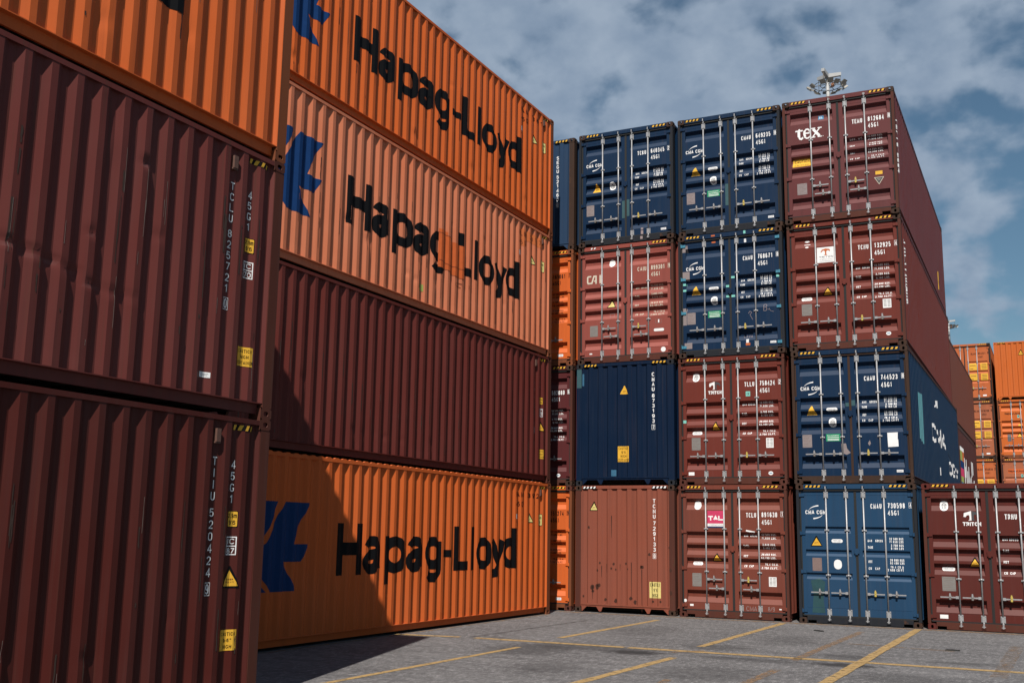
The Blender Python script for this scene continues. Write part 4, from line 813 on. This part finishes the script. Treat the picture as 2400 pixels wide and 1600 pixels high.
k = Ink(); k.poly([(L-1.55, 1.1), (L-2.35, 1.0), (L-2.45, 2.15), (L-1.5, 2.1)], 'teal'); k.build('peeled_patch', c['side'], sf)
k = Ink(); k.text('CMA', -(L-4.3), 1.24, -(L-7.7), 1.72, 'white', .2, .2); k.text('CGM', -(L-8.5), .65, -(L-11.4), 1.05, 'white', .2, .2); k.tess([(-(L-5.2), 2.15), (-(L-5.6), 2.38), (-(L-6.0), 2.42), (-(L-6.1), 2.2), (-(L-5.7), 2.25)], 'white'); k.rect(-(L-5.9), .5, -(L-6.15), .7, 'white'); mir(k).build('company_lettering', c['side'], sf)
c = container(pos(3, 0), blue, NAVYF, 'mid blue container on the ground with a dark green touch-up patch', group=GR, castm=RUSTY, style='B')
V3 = ('32.500', '71.650', '3.700', '8.160', '28.800', '63.490', '76.4', '2.698')
k = Ink(); door_code(k, 'CMAU', '730598', '4', z1=2.50, zs=2.35, zc=2.51); kw = Ink()
for zz, t, w_ in ((1.70, 'MAX.  GROSS', .30), (1.565, 'TARE', .10), (1.275, 'NET', .075), (1.135, 'CU.  CAP.', .24)): kw.text(t, 1.44, zz, 1.44+w_, zz+.05, 'white', .2, .35)
for zz, t in ((1.745, '32.500 KGS'), (1.685, '71.650 LBS'), (1.612, '3.700 KGS'), (1.552, '8.160 LBS'), (1.315, '28.800 KGS'), (1.255, '63.490 LBS'), (1.175, '76.4 CU.M.'), (1.115, '2.698 CU.FT.')): kw.text(t, 2.145-.0275*len(t), zz, 2.145, zz+.048, 'white', .19, .4)
kq = Ink(); kq.poly([(.262, .22), (.53, .22), (.5, .5), (.55, .86), (.43, .93), (.25, .88), (.30, .6)], 'dpatch'); kq.p = [([p for p in q], 'gpatch', l_) for q, c_, l_ in kq.p]
INK['gpatch'] = plain('dark_green_touch_up', (.012, .055, .065), .5, 0, .35, 6)
marks(c, 'B', [('code_lettering', k, 'R'), ('weight_lettering', kw, 'R'), ('company_logo', cma_logo(.225, 0), 'L'), ('warning_sticker', tri_sticker(.394, 1.59, 1.81, .125), 'L'), ('steel_sticker', pill(.705, .935, 1.71), 'L'), ('data_plate', plate_(.296, 1.08, .49, 1.352, 'dirty'), 'L'), ('round_seal', Ink().rrect(.74, 1.125, .90, 1.325, .075, 'white'), 'L'), ('touch_up_paint', kq, 'L')]); hz(c)
# column 4 (one high) and column 0 (mostly behind the left stack)
c = container(pos(4, 0), wine3, BROWNF, 'dark wine red container standing one tier high at the right edge', group=GR, castm=wine3)
triton_box(c, 'TRHU', '', '', (.75, 2.05, 1.09, 2.345), (.408, 2.445), (.934, 1.24, 1.435, .115), (.31, .555, 1.19), (.303, .76, .555, 1.04), (1.99, .8, 2.15, 1.02), (.231, .22, .384, .295), labels=('MAX.GROSS', 'TARE', 'NET', 'CU. CAP.'))
c = container((CX[0]-.01, 0, T(3)), segblue, RUSTY, 'narrow ribbed strip of a blue container, top tier behind the left stack', end='front', group=GR, castm=RUSTY)
front_marks(c, 'SEGU', '521460', '0', None, None, (), 2.48, 1.965, False, 'white', 'yellow'); hz(c, door_=False)
def hl_door(c, num, chk, style='A', big=False, prefix='HLXU'):
    k = Ink(); door_code(k, prefix, num, chk, 'black'); kw = Ink(); wlines(kw, 1, V1, 'black')
    kw2 = Ink(); kw2.rect(2.02, .235, 2.16, .295, 'white'); kw2.text('CIMC', 2.035, .25, 2.145, .28, 'navy', .18, .3, 1); marks(c, style, [('code_lettering', k, 'R'), ('weight_lettering', kw, 'R'), ('maker_label', kw2, 'R')]); hz(c)
c = container((CX[0]-.02, 0, T(2)), orange2, ORFR, 'orange container strip beside the rose red one, third tier behind the left stack', group=GR, castm=ORFR); hl_door(c, '165061', '7')
c = container((CX[0]-.02, 0, T(1)), wine, BROWNF, 'wine red container strip beside the dark navy end, second tier behind the left stack', group=GR, castm=RUSTY)
k = Ink(); door_code(k, '', '592080', '6'); kw = Ink(); wlines(kw, 1, V1); q = Ink().ell(2.06, .25, .052, .042, 'white', 0, 14); q.rect(2.028, .242, 2.092, .26, 'lblue', 1); marks(c, 'A', [('code_lettering', k, 'R'), ('weight_lettering', kw, 'R'), ('oval_label', q, 'R')]); hz(c)
c = container((CX[0]-.02, 0, T(0)), orange2, ORFR, 'orange container strip on the ground beside the terracotta end, behind the left stack', group=GR, castm=BROWNF); hl_door(c, '151274', '9')
# ------------------------------------------------------------------ stack behind the row, far orange stacks
GB = 'containers in the stack behind the row'
bx = 1.53-HW; by = 14.2
container((bx, by, T(0)), backwine, BROWNF, 'lowest container of the stack behind the row, hidden by the blue ones', group=GB)
c = container((bx, by, T(1)), backwine, BROWNF, 'dark wine container with multicoloured mark and white lettering on its long side', group=GB)
sf = side_surf(1, ()); k = Ink(); a = L-7.2
def blk(y0, z0, y1, z1, col): k.rect(L-y1, z0, L-y0, z1, col)
blk(3.5, 2.08, 5.2, 2.22, 'white'); blk(3.5, 1.72, 4.4, 2.08, 'lime'); blk(4.4, 1.72, 5.2, 2.08, 'orange'); blk(3.6, 1.45, 5.0, 1.72, 'hapagblue'); blk(3.6, 1.15, 4.9, 1.45, 'pink'); blk(3.6, .95, 4.6, 1.15, 'lime'); blk(3.6, .6, 4.9, .95, 'bluepaint'); k.build('coloured_mark', c['side'], sf)
k = Ink()
for y0, z0, z1 in ((2.7, .7, 1.5), (5.2, .9, 1.9), (5.6, 1.2, 1.6), (6.1, .7, 1.9), (6.7, .9, 1.5), (7.1, .6, 1.7), (7.6, .8, 1.3), (8.2, .6, 1.4), (8.8, 1.4, 2.0), (9.2, .5, 1.2), (9.4, 1.5, 2.0), (9.8, .4, 1.3)): k.rect(L-y0-.3, z0, L-y0, z1, 'white')
k.build('side_lettering', c['side'], sf)
c = container((bx-.02, by+.6, T(2)), backred, BROWNF, 'plain red brown container on top of the stack behind the row', group=GB)
GO = 'containers in the far orange stacks'
oy = 34.5; xa = 2.0-HW-.03; xb = 2.12+HW
def hl_far(c, num, chk):
    k = Ink(); door_code(k, 'HLXU', num, chk, 'black', z1=2.45, zs=2.27, zc=2.47); it = [('code_lettering', k, 'R')]
    for x0, z0, z1 in ((1.42, 1.56, 1.9), (1.42, 1.02, 1.38)):
        q = Ink(); q.rect(x0, z0, x0+.36, z1, 'yellow'); q.rect(x0+.04, z0+.22, x0+.3, z0+.25, 'brown', 1); q.rect(x0+.04, z0+.06, x0+.18, z0+.09, 'brown', 1); it.append(('weight_panel', q, 'R'))
        q = Ink(); q.rect(x0+.52, z0, x0+.84, z1, 'yellow')
        for i in range(4): q.rect(x0+.57, z0+.05+.075*i, x0+.80, z0+.075+.075*i, 'brown', 1)
        it.append(('weight_panel', q, 'R'))
    it.append(('maker_label', Ink().rect(1.98, .24, 2.15, .31, 'white'), 'R')); marks(c, 'B', it); hz(c, True, True)
c = container((xa, oy, T(0)), far1, RUSTY, 'lowest container of the left far orange stack', style='B', group=GO)
c = container((xa, oy, T(1)), far1, RUSTY, 'orange door end in the left far stack, lowest one in view', style='B', group=GO); hl_far(c, '856830', '2')
c = container((xa, oy, T(2)), far2, RUSTY, 'dull orange door end in the left far stack, second from the top', style='B', group=GO); hl_far(c, '816298', '6')
c = container((xa, oy, T(3)), far1, RUSTY, 'orange door end on top of the left far stack', style='B', group=GO); hl_far(c, '854221', '0')
c = container((xb, oy, T(0)), far1, ORFR, 'lowest container of the right far orange stack', style='B', group=GO)
def hl_name(c, style, z, back=None):
    k = Ink()
    if back: k.rect(.30, z-.06, 1.04, z+.15, back, -.5)
    k.text('Hapag-Lloyd', .32, z, 1.02, z+.1, 'black', .18, .12); sq = Ink().rect(.87, 2.0, .97, 2.14, 'mint'); sq.rect(.89, 2.05, .95, 2.11, 'seal', 1)
    marks(c, style, [('company_lettering', k, 'L'), ('class_sticker', sq, 'L'), ('warning_sticker', tri_sticker(.93, 1.05, 1.27, .13), 'L'), ('data_plate', plate_(.38, .85, .55, 1.2, 'grey'), 'L'), ('small_label', Ink().rect(.9, 1.6, 1.02, 1.68, 'yellow'), 'L')]); hz(c)
c = container((xb, oy, T(1)), far2, BROWNF, 'dull orange door end at the right edge, lowest one seen of the right far stack', style='B', group=GO); hl_name(c, 'B', 2.25, 'orpatch')
c = container((xb, oy, T(2)), far3, ORFR, 'bright orange door end with small black company name in the right far stack', group=GO); hl_name(c, 'A', 2.17)
c = container((xb, oy, T(3)), far3, far3, 'bright orange ribbed closed end on top of the right far stack', end='front', group=GO); tri_sticker(1.22, 2.2, 2.48, .14).build('warning_sticker', c['front'], front_surf()); hz(c, door_=False)
# ------------------------------------------------------------------ floodlight masts
MASTM = plain('mast_paint', (.4, .4, .4), .5, 0, .08); LAMPM = plain('lamp_housing', (.16, .145, .12), .5, .4, .3); GLASSM = plain('lamp_glass', (.33, .31, .27), .25, 0, .3, 20)
mprot = bpy.data.objects.new('floodlight_mast', None); C.objects.link(mprot); MZ = 35.3
def mast_parts(t):
    mb = MB(); mb.cyl((0, 0, 0), (0, 0, MZ-3), .42, .17, 16); mb.cyl((0, 0, MZ-3), (0, 0, MZ+.9), .17, .12, 16); link('mast_pole', mb.mesh('mast_pole', [MASTM]), t)
    for k in range(3):
        a = math.radians(22+120*k); d = Vector((math.cos(a), math.sin(a), 0)); n = Vector((-d.y, d.x, 0)); mb = MB()
        for (u0, u1, z0, z1, z2, z3) in ((.1, 1.0, .62, .9, .78, 1.0),):
            P = [d*u0+n*.12+Vector((0, 0, MZ+z0)), d*u1+n*.12+Vector((0, 0, MZ+z2)), d*u1-n*.12+Vector((0, 0, MZ+z2)), d*u0-n*.12+Vector((0, 0, MZ+z0))]
            Q = [P[0]+Vector((0, 0, .3)), P[1]+Vector((0, 0, .24)), P[2]+Vector((0, 0, .24)), P[3]+Vector((0, 0, .3))]
            mb.q(P); mb.q(Q)
            for i in range(4): mb.q([P[i], P[(i+1) % 4], Q[(i+1) % 4], Q[i]])
        link('head_arm', mb.mesh('head_arm', [MASTM]), t)
        mb = MB(); mb.cyl(d*.95+Vector((0, 0, MZ+.85)), d*.95+Vector((0, 0, MZ+.05)), .02, n=6); link('hoist_cable', mb.mesh('hoist_cable', [LAMPM]), t)
    mb = MB()
    for rr, z in ((1.0, 0), (.55, .05)):
        pts = [Vector((rr*math.cos(i*math.pi/12), rr*math.sin(i*math.pi/12), MZ+z)) for i in range(25)]
        for p, q in zip(pts, pts[1:]): mb.cyl(p, q, .028, n=6)
    for k in range(6):
        a = k*math.pi/3+.2; mb.cyl((.1*math.cos(a), .1*math.sin(a), MZ+.12), (1.02*math.cos(a), 1.02*math.sin(a), MZ), .025, n=6)
    link('lamp_ring', mb.mesh('lamp_ring', [LAMPM]), t)
    for k in range(14):
        if k == 9: continue
        a = 2*math.pi*k/14+.1; d = Vector((math.cos(a), math.sin(a), 0)); n = Vector((-d.y, d.x, 0)); dn = (d*.75+Vector((0, 0, -1))).normalized(); uu = n.cross(dn).normalized()
        c0 = d*(1.3 if k % 2 else 1.12)+Vector((0, 0, MZ-.02)); mb = MB(); f = []
        for s, hw_, hh in ((0, .15, .13), (.12, .21, .2)):
            f.append([c0+dn*s+n*x+uu*y for x, y in ((-hw_, -hh), (hw_, -hh), (hw_, hh), (-hw_, hh))])
        mb.q(f[0]); 
        for i in range(4): mb.q([f[0][i], f[0][(i+1) % 4], f[1][(i+1) % 4], f[1][i]])
        g = [p+dn*.001 for p in f[1]]; mb.q(f[1], 1)
        for xx in (-.08, .08): mb.q([c0+dn*.104+n*(xx-.012)-uu*.19, c0+dn*.104+n*(xx+.012)-uu*.19, c0+dn*.104+n*(xx+.012)+uu*.19, c0+dn*.104+n*(xx-.012)+uu*.19])
        mb.cyl(c0, d*1.0+Vector((0, 0, MZ)), .03, n=6); link('floodlight', mb.mesh('floodlight', [LAMPM, GLASSM]), t)
    mb = MB(); mb.cyl((.42, -.35, MZ-.28), (.42, -.35, MZ-.02), .13, .09, 10); link('beacon', mb.mesh('beacon', [plain('beacon_paint', (.3, .12, .05), .6)]), t)
mast_parts(mprot); mprot.location = (-8.95, 54.9, 0); tag(mprot, 'tall white floodlight mast with a full ring of lamps above the top tier', 'floodlight mast', 'floodlight masts')
m2 = mprot.copy(); C.objects.link(m2); m2['label'] = 'far floodlight mast whose lamp ring just shows past the right side of the row'
for ch in list(mprot.children): q = ch.copy(); C.objects.link(q); q.parent = m2
m2.location = (-9.2, 156.4, 0)
# ------------------------------------------------------------------ ground
def asphalt():
    m = bpy.data.materials.new('asphalt'); m.use_nodes = True; t = m.node_tree; b = t.nodes['Principled BSDF']; Lk = t.links.new
    gp = N(t, 'ShaderNodeNewGeometry')
    def noise(s, d=6, r=.6, sc3=None):
        n = N(t, 'ShaderNodeTexNoise'); n.inputs['Scale'].default_value = s; n.inputs['Detail'].default_value = d; n.inputs['Roughness'].default_value = r
        if sc3: mp = N(t, 'ShaderNodeMapping'); mp.inputs['Scale'].default_value = sc3; Lk(gp.outputs['Position'], mp.inputs[0]); Lk(mp.outputs[0], n.inputs['Vector'])
        else: Lk(gp.outputs['Position'], n.inputs['Vector'])
        return n
    def rng(o, a, c, d=0., e=1.):
        r = N(t, 'ShaderNodeMapRange'); r.inputs['From Min'].default_value = a; r.inputs['From Max'].default_value = c; r.inputs['To Min'].default_value = d; r.inputs['To Max'].default_value = e; Lk(o, r.inputs[0]); return r.outputs[0]
    def mix(f, A, B, mode='MIX'):
        x = N(t, 'ShaderNodeMix', data_type='RGBA', blend_type=mode); Lk(f, x.inputs['Factor'])
        if isinstance(A, tuple): x.inputs['A'].default_value = A+(1,)
        else: Lk(A, x.inputs['A'])
        if isinstance(B, tuple): x.inputs['B'].default_value = B+(1,)
        else: Lk(B, x.inputs['B'])
        return x.outputs['Result']
    c = mix(rng(noise(.35, 5).outputs[0], .3, .7), (.08, .077, .079), (.122, .118, .12))
    c = mix(rng(noise(1.0, 6, .6, (.5, 3.0, 1)).outputs[0], .42, .68, 0, .7), c, (.052, .050, .053))
    c = mix(rng(noise(12, 9, 1.0, (1, .4, 1)).outputs[0], .505, .62, 0, .95), c, (.34, .33, .335))
    c = mix(rng(noise(9, 9, 1.0, (1, .45, 1)).outputs[0], .51, .62, 0, .8), c, (.035, .034, .036))
    c = mix(rng(noise(5.5, 7, .75, (.35, 1.6, 1)).outputs[0], .63, .69, 0, .75), c, (.025, .024, .025))
    c = mix(rng(noise(.8, 5, .7).outputs[0], .56, .68, 0, .35), c, (.05, .048, .05))
    vo = N(t, 'ShaderNodeTexVoronoi', feature='DISTANCE_TO_EDGE'); vo.inputs['Scale'].default_value = .28; nz = noise(1.4, 5); ad = N(t, 'ShaderNodeVectorMath', operation='MULTIPLY_ADD'); Lk(nz.outputs['Color'], ad.inputs[0]); ad.inputs[1].default_value = (1.2, 1.2, 0); Lk(gp.outputs['Position'], ad.inputs[2]); Lk(ad.outputs[0], vo.inputs['Vector'])
    ck = N(t, 'ShaderNodeMath', operation='LESS_THAN'); ck.inputs[1].default_value = .0035; Lk(vo.outputs[0], ck.inputs[0]); ck2 = N(t, 'ShaderNodeMath', operation='MULTIPLY'); ck2.inputs[1].default_value = .25; Lk(ck.outputs[0], ck2.inputs[0]); c = mix(ck2.outputs[0], c, (.03, .03, .03))
    nn = noise(7, 6, .8)
    for (x, y, rx, ry, s) in STAINS:
        v = N(t, 'ShaderNodeVectorMath', operation='SUBTRACT'); v.inputs[1].default_value = (x, y, 0); Lk(gp.outputs['Position'], v.inputs[0])
        v2 = N(t, 'ShaderNodeVectorMath', operation='MULTIPLY'); v2.inputs[1].default_value = (1/rx, 1/ry, 0); Lk(v.outputs[0], v2.inputs[0])
        ln = N(t, 'ShaderNodeVectorMath', operation='LENGTH'); Lk(v2.outputs[0], ln.inputs[0])
        ma = N(t, 'ShaderNodeMath', operation='MULTIPLY_ADD'); ma.inputs[1].default_value = 2.6; Lk(nn.outputs[0], ma.inputs[0]); Lk(ln.outputs['Value'], ma.inputs[2])
        c = mix(rng(ma.outputs[0], 2.75, 2.0, 0, s), c, (.022, .021, .022))
    Lk(c, b.inputs['Base Color']); b.inputs['Roughness'].default_value = .85; b.inputs['Specular IOR Level'].default_value = .25
    bn = N(t, 'ShaderNodeBump'); bn.inputs['Strength'].default_value = .5; bn.inputs['Distance'].default_value = .01; Lk(noise(45, 5, .8).outputs[0], bn.inputs['Height']); Lk(bn.outputs[0], b.inputs['Normal'])
    return m
STAINS = [(-1.35, -7.75, .38, .25, .95), (1.7, -7.6, .4, .22, .9), (1.6, -6.4, .45, .3, .5), (.35, -7.7, .8, .2, .5), (-2.9, -8.3, .55, .8, .5), (-.5, -6.2, .5, .4, .45), (-2.2, -7.5, 1.0, .4, .5), (2.7, -4.4, .3, .1, .3), (.3, -9.6, .6, .7, .4), (-1.7, -10.2, .4, .6, .35), (2.6, -8.8, .5, .5, .35), (-2.5, -4.0, .5, .9, .3), (.2, -4.3, .4, .8, .3), (3.2, -6.4, .5, .2, .45)]
mb = MB(); mb.q([(-600, -600, 0), (600, -600, 0), (600, 900, 0), (-600, 900, 0)]); g = link('ground', mb.mesh('ground', [asphalt()])); g['kind'] = 'structure'; tag(g, 'grey worn asphalt of the container yard', 'ground', kind='structure')
def linepaint(name, col, wear):
    m = bpy.data.materials.new(name); m.use_nodes = True; t = m.node_tree; b = t.nodes['Principled BSDF']; Lk = t.links.new; gp = N(t, 'ShaderNodeNewGeometry')
    n = N(t, 'ShaderNodeTexNoise'); n.inputs['Scale'].default_value = 9; n.inputs['Detail'].default_value = 9; n.inputs['Roughness'].default_value = .8; Lk(gp.outputs['Position'], n.inputs['Vector'])
    r = N(t, 'ShaderNodeMapRange'); r.inputs['From Min'].default_value = wear-.1; r.inputs['From Max'].default_value = wear+.08; Lk(n.outputs[0], r.inputs[0])
    n2 = N(t, 'ShaderNodeTexNoise'); n2.inputs['Scale'].default_value = 2; n2.inputs['Detail'].default_value = 5; Lk(gp.outputs['Position'], n2.inputs['Vector'])
    x = N(t, 'ShaderNodeMix', data_type='RGBA'); x.inputs['A'].default_value = tuple(a*.75 for a in col)+(1,); x.inputs['B'].default_value = col+(1,); Lk(n2.outputs[0], x.inputs['Factor']); Lk(x.outputs['Result'], b.inputs['Base Color']); b.inputs['Roughness'].default_value = .8
    tr = N(t, 'ShaderNodeBsdfTransparent'); ms = N(t, 'ShaderNodeMixShader'); Lk(r.outputs[0], ms.inputs[0]); Lk(b.outputs[0], ms.inputs[1]); Lk(tr.outputs[0], ms.inputs[2]); Lk(ms.outputs[0], t.nodes['Material Output'].inputs[0]); return m
YL = linepaint('yellow_line_paint', (.33, .215, .085), .60); YF = linepaint('faded_line_paint', (.25, .145, .07), .49); YG = linepaint('ghost_line_paint', (.2, .13, .08), .45); DK = linepaint('old_line_ghost', (.05, .048, .05), .47)
def gline(pts, wd, m, z=.004):
    mb = MB()
    a, b = Vector(pts[0]), Vector(pts[1]); n = max(2, int((b-a).length/.25)); d = (b-a)/n; nn = Vector((-d.y, d.x)).normalized(); e = []
    for i in range(n+1):
        c = a+d*i; l = wd/2*(1+random.uniform(-.14, .1)); r = wd/2*(1+random.uniform(-.14, .1)); e.append((c+nn*l, c-nn*r))
    for (p0, p1), (q0, q1) in zip(e, e[1:]): mb.q([(p[0], p[1], z) for p in (p0, p1, q1, q0)])
    o = link('lane_marking', mb.mesh('lane_marking', [m])); o['kind'] = 'structure'
for pts, wd, m, z in (([(-3.17, -15.5), (-3.13, -8.1)], .11, YL, .004), ([(-5.85, -7.40), (-4.7, -7.18)], .17, YL, .004), ([(-4.42, -7.16), (-1.75, -7.13)], .20, YL, .004), ([(-1.68, -7.13), (9, -7.05)], .21, YL, .004),
                      ([(-3.24, -6.3), (-3.2, -1.3)], .13, YL, .004), ([(-.80, -14), (-.62, -8.1)], .14, YL, .004), ([(-.76, -6.3), (-.76, -.45)], .14, YL, .004), ([(1.0, -14), (1.02, -8.7)], .14, YF, .004), ([(.96, -7.4), (1.0, -1.6)], .14, YF, .004),
                      ([(1.82, -15), (1.86, -7.22)], .16, YL, .008), ([(1.86, -7.18), (1.88, -.25)], .16, YL, .008), ([(3.7, -7.9), (3.76, -3)], .22, YG, .004), ([(-5.76, -13.5), (-5.75, -1.25)], .09, YF, .004), ([(-6, -.30), (9, -.22)], .28, YF, .004), ([(-4.53, -7.1), (-4.38, -2.4)], .10, DK, .004), ([(-.85, -7.45), (-.5, -6.9)], .12, YF, .008), ([(1.2, -4.3), (2.9, -4.6)], .1, YF, .006), ([(.1, -10.5), (.3, -12.5)], .1, YF, .004)):
    gline(pts, wd, m, z)
RUB = plain('rubber_scrap', (.025, .024, .024), .9)
def scrap(p, pts, h, label):
    mb = MB(); n = len(pts); mb.q([(a, b, h+.006*((i % 2))) for i, (a, b) in enumerate(pts)]); 
    for i in range(n): a, b = pts[i], pts[(i+1) % n]; mb.q([(a[0], a[1], .002), (b[0], b[1], .002), (b[0], b[1], h), (a[0], a[1], h)])
    o = link('rubber_scrap', mb.mesh('rubber_scrap', [RUB])); o.location = p; tag(o, label, 'debris', 'scraps on the asphalt')
scrap((2.86, -4.45, 0), [(-.11, -.05), (.1, -.02), (.11, .03), (-.08, .02)], .02, 'flat black strip lying on the asphalt in front of the wine red container')
scrap((.28, -2.0, 0), [(-.12, .06), (-.02, .0), (.06, -.08), (.1, -.06), (.0, .05)], .02, 'bent dark scrap lying on the asphalt in front of the blue container')
